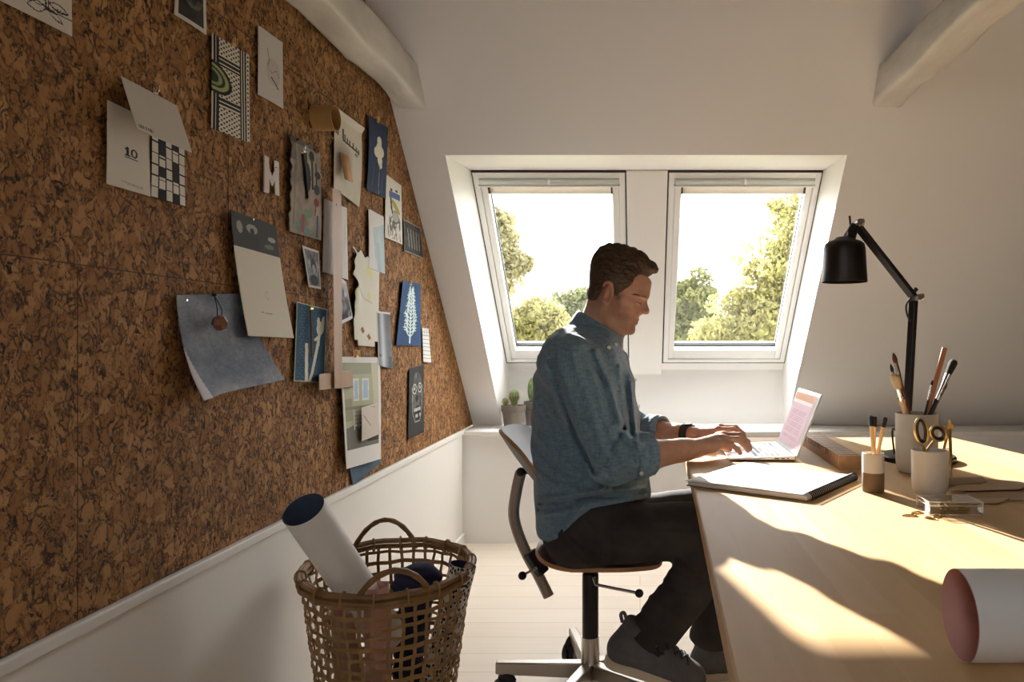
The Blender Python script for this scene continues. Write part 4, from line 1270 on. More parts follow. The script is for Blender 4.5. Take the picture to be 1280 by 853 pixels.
rp = N.new('ShaderNodeValToRGB'); rp.color_ramp.elements[0].position = 0.3; rp.color_ramp.elements[0].color = srgb(27, 18, 12); rp.color_ramp.elements[1].position = 0.72; rp.color_ramp.elements[1].color = srgb(106, 78, 52)
L.new(nz.outputs['Fac'], rp.inputs[0]); L.new(rp.outputs[0], pb.inputs['Base Color'])
bp = N.new('ShaderNodeBump'); bp.inputs['Strength'].default_value = 0.8; bp.inputs['Distance'].default_value = 0.002; L.new(nz.outputs['Fac'], bp.inputs['Height']); L.new(bp.outputs[0], pb.inputs['Normal'])
nets_obj('hair', [(hair_fn, (-0.22, 2.05, 1.10), (0.075, 2.25, 1.38), 0.0021)], hairm, person)
# loose wavy locks combed back over the crown and the front
b = MB(); rg = random.Random(12)
for i in range(230):
    s0 = rg.uniform(-52, 52); f0 = rg.uniform(-20, 96)
    ln = rg.uniform(35, 70); n = 7; pts = []; rs = []
    amp = rg.uniform(2, 6.5); ph = rg.uniform(0, 6); lift = rg.uniform(-0.5, 5.5)
    ok = True
    for k in range(n):
        t = k/(n-1); f = f0-ln*t; s = s0*(1+0.12*t)+amp*math.sin(ph+t*5)
        # march down to the hair surface
        P0 = np.array([[f, s, 170.0]], np.float32); u = 170.0
        us = np.linspace(170, 20, 151, dtype=np.float32)
        pp = from_head(np.stack([np.full_like(us, f), np.full_like(us, s), us], -1))
        dd = hair_fn(pp); j = np.argmax(dd < 0)
        if dd[j] >= 0: ok = False; break
        u = us[j]
        if u < 55: ok = False; break
        pts.append(Vector(from_head(np.array([f, s, u+lift*math.sin(math.pi*t)-0.8]))))
        rs.append(0.0027*(math.sin(math.pi*(0.12+0.85*t)))**0.6+0.0004)
    if ok: b.tube(spline(pts, 3), [rs[min(int(k/3), n-1)] for k in range(3*(n-1)+1)], 6)
b.build('hair_lock', hairm, person)['kind'] = 'stuff'
# eyebrows
browm = mat('brow_hair', srgb(84, 54, 36), 0.6)
for sg in (-1, 1):
    b = MB()
    for i in range(70):
        t = rg.uniform(0.12, 1); a = np.array([98.5-13*t*t, sg*(13+42*t), 17+4*math.sin(t*2.6)-3*t+rg.uniform(-2.6, 2.6)])
        q = a+np.array([-1.5*t, sg*6, 1.2-2*t]); 
        # rest on the brow
        for p in (a, q):
            ff = np.linspace(120, 0, 241, dtype=np.float32)
            dd = head_fn(from_head(np.stack([ff, np.full_like(ff, p[1]), np.full_like(ff, p[2])], -1)))
            p[0] = ff[np.argmax(dd < 0)]+0.4
        b.tube([Vector(from_head(a)), Vector(from_head((a+q)/2+np.array([0.3, 0, 0]))), Vector(from_head(q))], [0.00045, 0.00045, 0.0002], 4)
    b.build('eyebrow', browm, person)

# lashes along the lowered lids
for sg in (-1, 1):
    b = MB(); pts = []
    for t in np.linspace(0.1, 1, 9):
        ss, uu = sg*(19+29*t), -2.5-3.0*math.sin(math.pi*t)+2.0*t
        ff = np.linspace(120, 50, 281, dtype=np.float32)
        dd = head_fn(from_head(np.stack([ff, np.full_like(ff, ss), np.full_like(ff, uu)], -1)))
        pts.append(Vector(from_head(np.array([ff[np.argmax(dd < 0)]+0.2, ss, uu]))))
    b.tube(pts, [0.0006]+[0.0013]*7+[0.0006], 6); b.build('eyelash', hairm, person)

# --- shirt
FOLDS = [  # cloth ridges and valleys on his right flank: (row/column polyline), width, depth
    (((688, 452), (704, 500), (722, 548), (744, 590)), 3.6, -0.013), (((697, 450), (714, 500), (733, 548), (752, 585)), 5.0, 0.005),
    (((773, 546), (786, 560), (794, 565)), 3.0, -0.007), (((768, 552), (780, 566), (794, 580)), 3.5, 0.008), (((762, 560), (776, 578), (790, 592)), 3.0, -0.007),
    (((776, 540), (790, 550), (802, 556)), 3.0, 0.008), (((752, 560), (764, 578), (776, 596)), 4.0, 0.006), (((765, 558), (772, 548), (780, 536)), 2.6, -0.008),
    (((742, 565), (752, 585), (766, 600)), 3.0, -0.006), (((735, 440), (752, 480), (764, 525)), 4.5, -0.008), (((745, 440), (764, 480), (776, 528)), 4.5, 0.008),
    (((716, 445), (735, 500), (750, 550)), 5.0, 0.006), (((724, 445), (742, 495), (757, 545)), 4.0, -0.006),
    (((676, 630), (706, 628), (752, 619)), 2.6, -0.009), (((673, 625), (706, 621), (760, 612)), 3.4, 0.010), (((727, 624), (765, 621), (806, 619)), 2.4, -0.008), (((722, 617), (765, 614), (806, 610)), 3.0, 0.008),
    (((674, 638), (695, 636), (715, 631)), 2.6, -0.009), (((680, 643), (700, 641), (740, 630)), 3.2, 0.007), (((715, 633), (708, 650), (700, 668)), 3.0, -0.006), (((730, 628), (722, 642), (712, 656)), 3.0, 0.006),
    (((672, 560), (690, 580), (715, 600)), 4.0, -0.007), (((672, 545), (692, 566), (718, 590)), 4.5, 0.006), (((671, 590), (690, 604), (720, 612)), 3.4, 0.006), (((676, 500), (690, 530), (706, 560)), 4.5, -0.006),
    (((712, 402), (704, 415), (696, 432)), 4.0, -0.005), (((782, 470), (784, 500), (790, 545)), 3.0, -0.009), (((774, 460), (779, 500), (785, 545)), 3.5, 0.006), (((789, 480), (793, 520), (797, 560)), 2.5, 0.006),
    (((808, 556), (800, 572), (797, 592)), 2.2, -0.004), (((812, 560), (812, 576), (806, 594)), 2.2, -0.004)]
def folds(P, table):
    px = PX+F*P[..., 0]/P[..., 1]; py = PY-F*(P[..., 2]-EYE)/P[..., 1]
    w = np.clip((2.12-P[..., 1])/0.06, 0, 1)
    tot = np.zeros_like(px)
    for line, wd, amp in table:
        q = None
        for (ax_, ay_), (bx_, by_) in zip(line[:-1], line[1:]):
            dx, dy = bx_-ax_, by_-ay_
            t = np.clip(((px-ax_)*dx+(py-ay_)*dy)/(dx*dx+dy*dy), 0, 1)
            e = (px-ax_-t*dx)**2+(py-ay_-t*dy)**2
            q = e if q is None else np.minimum(q, e)
        tot += amp*np.exp(-q/(wd*wd))
    return tot*w
def cloth_noise(P, s=1.0):
    x, y, z = P[..., 0], P[..., 1], P[..., 2]
    a = np.sin(18*x+9*np.sin(7*z+3*y)+11*z)+0.7*np.sin(31*z-14*x+5*np.sin(11*y+2*x))+0.5*np.sin(52*x+37*z+6*np.sin(13*z))
    return a*0.0021*s
def sleeve(P, sh, el, cu, big):
    d = rc(P, sh, el, 0.074*big, 0.060*big)
    d = smin(d, rc(P, el, cu, 0.058*big, 0.050*big), 0.03)
    # rolled cuff: two bands
    ax = (cu-el)/np.linalg.norm(cu-el)
    t = ((P-cu) @ ax); rad = np.sqrt(np.maximum(((P-cu)**2).sum(-1)-t*t, 0))
    band = np.maximum(np.abs(t+0.018)-0.022, rad-0.0545*big)
    band2 = np.maximum(np.abs(t+0.030)-0.018, rad-0.0575*big)
    d = smin(d, band-0.003, 0.006); d = smin(d, band2-0.003, 0.004)
    d = np.maximum(d, t-0.007)
    # open end round the forearm
    hole = np.maximum(rad-0.0475, -(t+0.02))
    return smax(d, -hole, 0.003)
def hem(P):
    px = PX+F*P[..., 0]/P[..., 1]
    py = np.interp(px, [660, 676, 686, 697, 710, 723, 739, 770, 806, 830], [668, 675, 679, 674, 661, 648, 636, 630, 624, 618])
    return EYE-(py-PY)/F*P[..., 1]
def shirt_fn(P):
    d = torso_fn(P)
    d = smin(d, rc(P, Q(724, 432), SHN+np.array([0, 0.015, 0.0], np.float32), 0.050, 0.066), 0.05)
    d = smin(d, rc(P, Q(736, 434), SHF+np.array([0, -0.015, 0.0], np.float32), 0.050, 0.066), 0.05)
    d = smin(d, sleeve(P, SHN, ELN, CUN, 1.0), 0.018)
    d = smin(d, sleeve(P, SHF, ELF, CUF, 0.95), 0.018)
    # button placket down the front
    front = np.maximum(np.abs(P[..., 1]-2.15)-0.017, 0)
    d = d-0.003*np.clip(1-front/0.003, 0, 1)*(P[..., 0] > -0.08)
    d = d-1.15*folds(P, FOLDS)
    # gathers on the far sleeve and elbow of the near one
    ax = (CUF-ELF)/np.linalg.norm(CUF-ELF); t = (P-ELF) @ ax
    d = d-0.0025*np.sin(t*190+20*P[..., 2])*np.clip(1-np.abs(t-0.05)/0.09, 0, 1)*(P[..., 1] > 2.2)
    d = d-cloth_noise(P)
    d = smax(d, hem(P)-P[..., 2], 0.006)
    # neck opening
    d = smax(d, -smin(neck_fn(P)-0.006, rc(P, Q(776, 424), Q(795, 410), 0.02, 0.04), 0.01), 0.004)
    return d
shirtm = bpy.data.materials.new('blue_chambray'); shirtm.use_nodes = True
nt = shirtm.node_tree; N = nt.nodes; L = nt.links; pb = N['Principled BSDF']
pb.inputs['Roughness'].default_value = 0.85; pb.inputs['Specular IOR Level'].default_value = 0.2; pb.inputs['Sheen Weight'].default_value = 0.15
tc = N.new('ShaderNodeTexCoord')
mp = N.new('ShaderNodeMapping'); mp.inputs['Scale'].default_value = (1, 1, 0.18); L.new(tc.outputs['Object'], mp.inputs[0])
n1 = N.new('ShaderNodeTexNoise'); n1.inputs['Scale'].default_value = 230; n1.inputs['Detail'].default_value = 3; L.new(mp.outputs[0], n1.inputs['Vector'])
mp2 = N.new('ShaderNodeMapping'); mp2.inputs['Scale'].default_value = (0.2, 0.2, 1); L.new(tc.outputs['Object'], mp2.inputs[0])
n2 = N.new('ShaderNodeTexNoise'); n2.inputs['Scale'].default_value = 230; n2.inputs['Detail'].default_value = 3; L.new(mp2.outputs[0], n2.inputs['Vector'])
ad = N.new('ShaderNodeMath'); ad.operation = 'ADD'; L.new(n1.outputs['Fac'], ad.inputs[0]); L.new(n2.outputs['Fac'], ad.inputs[1])
rm = N.new('ShaderNodeMapRange'); rm.inputs['From Min'].default_value = 0.65; rm.inputs['From Max'].default_value = 1.35; L.new(ad.outputs[0], rm.inputs[0])
rp = N.new('ShaderNodeValToRGB'); rp.color_ramp.elements[0].color = srgb(92, 117, 134); rp.color_ramp.elements[1].color = srgb(131, 156, 171)
L.new(rm.outputs[0], rp.inputs[0]); L.new(rp.outputs[0], pb.inputs['Base Color'])
n3 = N.new('ShaderNodeTexNoise'); n3.inputs['Scale'].default_value = 38; n3.inputs['Detail'].default_value = 4; n3.inputs['Distortion'].default_value = 1.2; L.new(tc.outputs['Object'], n3.inputs['Vector'])
bp = N.new('ShaderNodeBump'); bp.inputs['Strength'].default_value = 0.5; bp.inputs['Distance'].default_value = 0.008; L.new(n3.outputs['Fac'], bp.inputs['Height'])
bp2 = N.new('ShaderNodeBump'); bp2.inputs['Strength'].default_value = 0.15; bp2.inputs['Distance'].default_value = 0.001; L.new(ad.outputs[0], bp2.inputs['Height']); L.new(bp.outputs[0], bp2.inputs['Normal'])
L.new(bp2.outputs[0], pb.inputs['Normal'])
shirt = nets_obj('shirt', [(shirt_fn, (-0.345, 1.80, 0.44), (0.10, 2.50, 1.16), 0.0042)], shirtm, person)
# collar: stand and turned down leaf, following the neck
b = MB(); n = 44
c0 = Vector(Q(746, 412)); tl = math.radians(30)
ex = Vector((math.cos(tl), 0, -math.sin(tl))); ez = Vector((math.sin(tl), 0, math.cos(tl)))
vs = []
for k in range(n+1):
    a = math.radians(12+336*k/n)              # open at the throat (a = 0)
    fr = 0.5+0.5*math.cos(a)                    # 1 at the front
    ca, sa = math.cos(a), math.sin(a)
    rx, ry = 0.064+0.006*fr, 0.0635
    for r_, h_ in ((0.0, -0.016), (0.001, 0.006), (0.003, 0.021), (0.007, 0.0235), (0.0115, 0.019), (0.0145+0.0065*fr, 0.0), (0.015+0.019*fr, -0.026-0.016*fr**3)):
        p = c0+ex*((rx+r_)*ca)+Vector((0, (ry+r_)*sa, 0))+ez*(h_-0.004*fr)
        vs.append(p)
m = 7
b.add(vs, [(k*m+j, (k+1)*m+j, (k+1)*m+j+1, k*m+j+1) for k in range(n) for j in range(m-1)])
b.build('collar', shirtm, shirt, solid=0.002, subsurf=1)
btn = mat('pearl_button', srgb(222, 214, 200), 0.3)
def button(px, py, y, nrm=(0.3, -1, 0.2), r=0.0052):
    p = Vector(Q(px, py, y)); nrm = Vector(nrm).normalized()
    # drop on to the cloth
    for i in range(80):
        if shirt_fn(np.array([[p.x, p.y, p.z]], np.float32))[0] > 0.0: break
        p += nrm*0.001
    for i in range(80):
        if shirt_fn(np.array([[p.x, p.y, p.z]], np.float32))[0] < 0.001: break
        p -= nrm*0.001
    b = MB(); b.lathe([(0.0003, 0.0), (r, 0), (r, 0.0014), (r*0.7, 0.002), (r*0.3, 0.0014), (0.0003, 0.0014)], 16, p+nrm*0.0015, M=nrm.to_track_quat('Z', 'Y').to_matrix()); b.build('button', btn, shirt)
button(757, 438, 2.055); button(767, 433, 2.09); button(772, 452, 2.13, (1, -0.5, 0.1)); button(805, 592, 1.86)
button(783, 475, 2.14, (1, -0.3, 0)); button(793, 508, 2.14, (1, -0.3, 0)); button(797, 541, 2.14, (1, -0.3, 0))
# --- jeans
JFOLDS = [(((770, 645), (760, 668), (765, 695)), 3.5, -0.006), (((735, 655), (752, 675), (790, 690)), 3.5, 0.006), (((716, 672), (735, 690), (760, 703)), 3.5, -0.007), (((790, 637), (820, 650), (850, 655)), 4.0, 0.004),
    (((740, 668), (800, 664), (880, 668)), 1.6, 0.0025), (((850, 700), (868, 712), (890, 708)), 4.0, -0.008), (((838, 716), (862, 726), (888, 728)), 4.0, 0.006), (((826, 728), (850, 740), (880, 742)), 3.5, -0.005),
    (((812, 745), (835, 765), (850, 772)), 3.5, 0.004), (((800, 765), (820, 785), (838, 792)), 3.0, -0.004), (((700, 672), (712, 690), (735, 705)), 3.0, 0.005)]
def jeans_fn(P):
    d = ell(P, np.array([-0.165, 2.15, 0.555], np.float32), (0.105, 0.165, 0.11))
    d = smin(d, ell(P, np.array([-0.17, 2.15, 0.50], np.float32), (0.095, 0.175, 0.062)), 0.04)
    d = smin(d, np.maximum(torso_fn(P, 0.024), np.abs(P[..., 2]-0.61)-0.09), 0.03)
    d = smin(d, rc(P, HIPN, KNN, 0.088, 0.068), 0.04)
    d = smin(d, rc(P, HIPF, KNF, 0.086, 0.068), 0.04)
    for kn, an, r1, r2 in ((KNN, ANN, 0.068, 0.063), (KNF, ANF, 0.066, 0.058)):
        l = rc(P, kn, an, r1, r2)
        ax = (an-kn)/np.linalg.norm(an-kn)
        L_ = np.linalg.norm(an-kn)
        cut = 0.93 if kn is KNN else 0.96
        t = ((P-kn) @ ax)
        rad = np.sqrt(np.maximum(((P-kn)**2).sum(-1)-t*t, 0))
        l = np.maximum(l, t-L_*cut)
        l = np.minimum(l, np.maximum(np.abs(t-L_*(cut-0.03))-0.012, rad-(r2+0.0045)))
        l = smax(l, -np.maximum(rad-(r2-0.006), -(t-L_*(cut-0.06))), 0.003)
        # creases behind the knee and down the shin
        l = l-0.003*np.sin(t*62+25*P[..., 0]+30*P[..., 1])*np.clip(1-t/(L_*0.8), 0.25, 1)
        d = smin(d, l, 0.022)
    d = d-folds(P, JFOLDS)
    return d-cloth_noise(P, 0.9)
jeanm = mat('black_denim', srgb(60, 57, 55), 0.9, var=0.35, vscale=9, bump=0.3, bscale=220, spec=0.25)
jeans = nets_obj('jeans', [(jeans_fn, (-0.36, 1.84, 0.05), (0.38, 2.44, 0.70), 0.0046)], jeanm, person)
# --- shoes
def shoe(heel, pitch, yaw, name_label, seed):
    cy, sy = math.cos(yaw), math.sin(yaw)
    R = Matrix.Rotation(yaw, 3, 'Z') @ Matrix.Rotation(pitch, 3, 'Y')
    Rn = np.array(R, np.float32); h0 = np.array(heel, np.float32)
    def loc(P): return (P-h0) @ Rn
    def up(P):
        p = loc(P)
        d = rc(p, (0.042, 0, 0.058), (0.062, 0, 0.118), 0.036, 0.040)
        d = smin(d, rc(p, (0.042, 0, 0.048), (0.235, 0.004, 0.036), 0.037, 0.036), 0.03)
        d = smin(d, rc(p, (0.075, 0, 0.10), (0.185, 0.002, 0.055), 0.036, 0.036), 0.03)
        d = smin(d, rc(p, (0.225, 0.012, 0.032), (0.235, -0.008, 0.032), 0.036, 0.036), 0.02)
        d = smax(d, 0.017-p[..., 2], 0.004)
        # open top with a padded edge
        ax = np.array([0.28, 0, 0.96], np.float32); t = (p-np.array([0.062, 0, 0.132], np.float32)) @ ax
        d = smax(d, t, 0.008)
        d = d+0.0022*np.exp(-((t+0.030)/0.004)**2)*(p[..., 0] < 0.13)
        d = d-0.002*np.exp(-((p[..., 0]-0.2)/0.004)**2)
        return d
    def sole(P):
        p = loc(P)
        y = np.abs(p[..., 1]-0.004*p[..., 0]/0.2)
        q = np.stack([p[..., 0], y, np.zeros_like(y)], -1)
        w = np.interp(p[..., 0], [0.03, 0.11, 0.2, 0.25], [0.037, 0.034, 0.044, 0.042])
        x = p[..., 0]; dx = np.clip(x, 0.040, 0.238)
        d2 = np.sqrt((x-dx)**2+y*y)-w
        return smax(d2, np.abs(p[..., 2]-0.0125)-0.0125, 0.004)
    c = np.array(heel); lo = c-0.16; hi = c+np.array([0.36, 0.16, 0.2]); lo[0] = c[0]-0.05; lo[1] = c[1]-0.075; hi[1] = c[1]+0.075
    s = nets_obj('shoe', [(up, lo, hi, 0.0032)], shoem, person)
    nets_obj('sole', [(sole, lo, hi, 0.0032)], solem, s)
    T = lambda p: Vector(h0)+R @ Vector(p)
    b = MB()
    b.tube(spline([T((0.020, 0, 0.118)), T((0.010, 0, 0.136)), T((0.016, 0, 0.144)), T((0.026, 0, 0.132))], 5), 0.003, 8, flat=(1, 1.6)); b.build('heel_tab', shoem, s)
    b = MB()
    for k in range(5):
        x = 0.125+0.020*k; zt_ = 0.0
        for sg in (-1, 1):
            pts = []
            for t in np.linspace(-1, 1, 9):
                yy = 0.024*t; xx = x+0.010*t*sg
                z = 0.16
                zz_ = np.linspace(0.17, 0.02, 151, dtype=np.float32)
                PPt = np.array([T((xx, yy, float(q))) for q in zz_], np.float32)
                dd = up(PPt); z = zz_[np.argmax(dd < 0)]
                pts.append(T((xx, yy, z+0.0015)))
            b.tube(pts, 0.0019, 6)
    base = T((0.122, 0, 0.112))
    for sg in (-1, 1):
        b.tube(spline([base, base+R @ Vector((0.012, sg*0.03, 0.012)), base+R @ Vector((0.03, sg*0.045, -0.006)), base+R @ Vector((0.014, sg*0.02, 0.0)), base], 6), 0.0018, 6)
    b.build('lace', lacem, s)
    return s
shoem = mat('charcoal_canvas', srgb(92, 91, 92), 0.85, var=0.15, vscale=40, bump=0.25, bscale=400)
solem = mat('off_white_sole', srgb(206, 192, 170), 0.6); lacem = mat('dark_lace', srgb(40, 42, 46), 0.8)
shoe((-0.100, 1.965, 0.212), math.radians(17), -0.06, 'near', 1)
shoe((0.158, 2.34, 0.0), 0.0, 0.05, 'far', 2)
# --- watch on the far wrist
axd = Vector(WRF-ELF).normalized(); cw = Vector(WRF)-axd*0.004+Vector((0, 0, 0.0))
u, v = frame_of(axd)
b = MB()
def wr_pt(a, off, along):
    # find the skin along a ray from the wrist axis
    d = u*math.cos(a)+v*math.sin(a)
    rr = np.linspace(0.012, 0.06, 97, dtype=np.float32)
    pp = np.array([cw+axd*along+d*float(r) for r in rr], np.float32)
    dd = armF(pp); r = float(rr[np.argmax(dd > 0)])
    return cw+axd*along+d*(r+off)
n = 40; vs = []
for k in range(n):
    a = 2*math.pi*k/n
    for al, off in ((-0.011, 0.0008), (-0.011, 0.0034), (0.011, 0.0034), (0.011, 0.0008)): vs.append(wr_pt(a, off, al))
b.add(vs, [(k*4+j, ((k+1) % n)*4+j, ((k+1) % n)*4+(j+1) % 4, k*4+(j+1) % 4) for k in range(n) for j in range(4)])
wt = b.build('watch', mat('black_strap', srgb(26, 25, 25), 0.6), person)
ups = max(range(60), key=lambda k: (u*math.cos(k/60*6.283)+v*math.sin(k/60*6.283)).z)/60*6.283
pc_ = wr_pt(ups, -0.0005, 0); nrm = (u*math.cos(ups)+v*math.sin(ups)).normalized()
b = MB(); b.lathe([(0.0005, -0.003), (0.014, -0.003), (0.0155, 0.002), (0.0135, 0.005), (0.0005, 0.005)], 32, pc_, M=nrm.to_track_quat('Z', 'Y').to_matrix()); b.build('watch_case', M['black_plastic'], wt)
# ------------------------------------------------------------------ swivel chair
CY = 2.22; CXc = (738-PX)/F*CY
ch = empty('swivel_chair', (CXc, CY, 0), (0, 0, 0), 'plywood swivel chair on a silver star base under the seated man', 'chair')
def C(px, py, y=CY): return at(px, py, y)-ch.location
veneer = mat('grey_veneer', srgb(92, 86, 79), 0.5, var=0.08, vscale=14, vstretch=(1, 1, 0.15)); plyedge = mat('ply_edge', srgb(176, 128, 86), 0.55); seatv = mat('dark_veneer', srgb(92, 62, 50), 0.4, var=0.1, vscale=14, vstretch=(0.2, 1, 1))
def shell(name, fn, nu, nv, th, m_face, parent):
    """moulded ply: fn(u,v)->(point, normal); the edge is a sub-part"""
    P = [[fn(i/nu, j/nv) for j in range(nv+1)] for i in range(nu+1)]
    def vec(i, j): return Vector(P[i][j])
    def nrm(i, j):
        a = vec(min(i+1, nu), j)-vec(max(i-1, 0), j); c = vec(i, min(j+1, nv))-vec(i, max(j-1, 0))
        return a.cross(c).normalized()
    top = [vec(i, j)+nrm(i, j)*th/2 for i in range(nu+1) for j in range(nv+1)]
    bot = [vec(i, j)-nrm(i, j)*th/2 for i in range(nu+1) for j in range(nv+1)]
    k = lambda i, j: i*(nv+1)+j
    f = [(k(i, j), k(i+1, j), k(i+1, j+1), k(i, j+1)) for i in range(nu) for j in range(nv)]
    n = len(top)
    b = MB(); b.add(top+bot, f+[tuple(n+x for x in q[::-1]) for q in f]); o = b.build(name, m_face, parent)
    rim = [k(i, 0) for i in range(nu+1)]+[k(nu, j) for j in range(1, nv+1)]+[k(i, nv) for i in range(nu-1, -1, -1)]+[k(0, j) for j in range(nv-1, 0, -1)]
    b = MB(); m = len(rim)
    b.add([top[i] for i in rim]+[bot[i] for i in rim], [(i, (i+1) % m, m+(i+1) % m, m+i) for i in range(m)]); b.build('edge', plyedge, o)
    return o
def squircle(u, v, e=3.2):
    a, c = 2*u-1, 2*v-1
    # pull the corners of the square in to round them
    r = max(abs(a), abs(c)); 
    if r < 1e-6: return 0.0, 0.0
    q = (abs(a)**e+abs(c)**e)**(1/e)
    return a*r/q, c*r/q
def seat(u, v):
    a, c = squircle(u, v)
    x = -0.118+0.186*a; y = 0.195*c-0.0
    z = 0.437+0.012*max(0, -a-0.3)**2*4-0.020*max(0, a-0.55)**2*3-0.010*(1-c*c)*(1-a*a)
    return (x-CXc+0.0, y, z)
shell('seat', seat, 22, 22, 0.012, seatv, ch)
def back(u, v):
    a, c = squircle(u, v)
    # a: across, c: up
    y = 0.20*a-0.0; t = (c+1)/2
    x = -0.272-0.100*t+0.022*(1-t)**2-0.062*(1-a*a)*1.0+0.020
    z = 0.64+0.165*t
    return (x-CXc, y, z)
shell('backrest', back, 22, 16, 0.011, veneer, ch)
b = MB(); path = spline([C(651, 590), C(646, 612), C(642, 640), C(646, 662), C(657, 690), C(672, 718), C(686, 746)], 6)
b.tube(path, 0.0135, 12, flat=(0.75, 1.25)); b.build('back_support', M['steel'], ch)
b = MB(); p = C(652, 589); b.ball(p+Vector((0.0, -0.018, 0)), 0.0135, 14, 10); b.tube([p+Vector((0, -0.02, 0)), p+Vector((0.035, 0.0, 0.005))], 0.010, 10); b.build('backrest_knob', M['black_plastic'], ch)
b = MB(); p = C(669, 703); b.tube([p+Vector((-0.02, 0, 0.03)), p+Vector((0.022, 0, -0.035))], 0.026, 4); b.tube([p+Vector((0, 0, 0)), p+Vector((0.06, 0.0, 0.012))], 0.018, 8); b.build('clamp', M['black_plastic'], ch, bevel=0.004)
b = MB(); p, q = C(671, 710, 2.19), C(653, 720, 2.17); b.tube([p, q], 0.0045, 8); s_ = b.build('height_screw', M['chrome'], ch)
b = MB(); b.ball(q, 0.0125, 14, 10); b.build('height_knob', M['black_plastic'], s_)
b = MB(); b.box((0.02, 0, 0.405), (0.16, 0.12, 0.035), taper=0.9); b.tube([(-0.06, 0, 0.41), C(672, 702)+Vector((0.05, 0, 0.0))], 0.014, 8); b.build('mechanism', M['black_plastic'], ch, bevel=0.005)
b = MB(); b.lathe([(0.0245, 0.178), (0.0245, 0.365), (0.022, 0.37), (0.015, 0.372), (0.015, 0.40)], 28); b.build('gas_column', M['black'], ch)
b = MB(); b.lathe([(0.0005, 0.052), (0.030, 0.052), (0.0285, 0.1), (0.0265, 0.180), (0.0005, 0.180)], 28); b.build('hub', M['chrome'], ch)
b = MB(); p, q = C(744, 731, 2.16), C(799, 742, 2.13); b.tube([C(742, 722, 2.18), p, q], 0.0045, 8); l_ = b.build('tilt_lever', M['chrome'], ch)
b = MB(); b.ball(q, 0.0125, 14, 10); b.build('lever_knob', M['black_plastic'], l_)
for k in range(5):
    a = math.radians(178+72*k); d = Vector((math.cos(a), math.sin(a), 0)); sd = Vector((-math.sin(a), math.cos(a), 0))
    def sec(r, w, z0, z1): return [d*r-sd*w+Vector((0, 0, z0)), d*r+sd*w+Vector((0, 0, z0)), d*r+sd*w+Vector((0, 0, z1)), d*r-sd*w+Vector((0, 0, z1))]
    s0, s1 = sec(0.022, 0.018, 0.058, 0.104), sec(0.285, 0.013, 0.064, 0.100)
    b = MB(); b.hexa([s0[0], s0[1], s1[1], s1[0], s0[3], s0[2], s1[2], s1[3]]); leg = b.build('base_leg', M['steel'], ch, bevel=0.004)
    cen = d*0.268; e = Vector((math.cos(a+0.9), math.sin(a+0.9), 0)); fw = Vector((-e.y, e.x, 0))
    b = MB()
    b.tube([cen+Vector((0, 0, 0.045)), cen+Vector((0, 0, 0.085))], 0.0065, 8)
    for sg in (-1, 1):
        w0 = cen+e*(sg*0.013)+fw*0.016+Vector((0, 0, 0.029))
        b.tube([w0-e*0.009, w0-e*0.008, w0+e*0.008, w0+e*0.009], [0.0255, 0.0285, 0.0285, 0.0255], 24)
    b.tube(spline([cen+fw*-0.012+Vector((0, 0, 0.036)), cen+fw*-0.006+Vector((0, 0, 0.058)), cen+fw*0.018+Vector((0, 0, 0.064)), cen+fw*0.043+Vector((0, 0, 0.045))], 4), 0.012, 8, flat=(1.6, 0.4))
    b.build('caster', M['black_plastic'], leg)

# ------------------------------------------------------------------ basket and rolls
BX, BY = -0.655, 1.93
bk_ = empty('wicker_basket', (BX, BY, 0), (0, 0, 0), 'tall open weave bamboo basket with two handles standing by the white wall panel', 'basket')
cane = mat('bamboo_cane', srgb(150, 116, 72), 0.6, var=0.22, vscale=26, bump=0.25, bscale=120)
cane2 = mat('bamboo_rim', srgb(132, 98, 58), 0.6, var=0.25, vscale=20, bump=0.3, bscale=110)
BH = 0.475
def br(z): return 0.146+0.064*(z/BH)**0.9
rgb_ = random.Random(4)
def tilt(p):
    """the mouth slopes down a little to the front right"""
    z = p.z; return Vector((p.x, p.y, z+(0.05*p.y-0.015*p.x)*(z/BH)))
b = MB(); NS = 40
for k in range(NS):
    a = 2*math.pi*k/NS+rgb_.uniform(-0.015, 0.015)
    pts = []
    for i in range(23):
        z = 0.012+(BH-0.02)*i/22; r = br(z)+0.0022*(1 if (i+k) % 2 else -1)
        aa = a+0.012*math.sin(i*0.7+k)
        pts.append(tilt(Vector((r*math.cos(aa), r*math.sin(aa), z))))
    # flat canes: width along the wall of the basket
    vs = []; w = 0.0042
    for p in pts:
        tn = Vector((-math.sin(a), math.cos(a), 0)); rn = Vector((math.cos(a), math.sin(a), 0))
        vs += [p-tn*w-rn*0.0008, p+tn*w-rn*0.0008, p+tn*w+rn*0.0008, p-tn*w+rn*0.0008]
    fs = []
    for i in range(len(pts)-1):
        for q in range(4): fs.append((i*4+q, i*4+(q+1) % 4, i*4+4+(q+1) % 4, i*4+4+q))
    b.add(vs, fs)
b.build('stakes', cane, bk_, smooth=False)['kind'] = 'stuff'
b = MB(); NR = 17
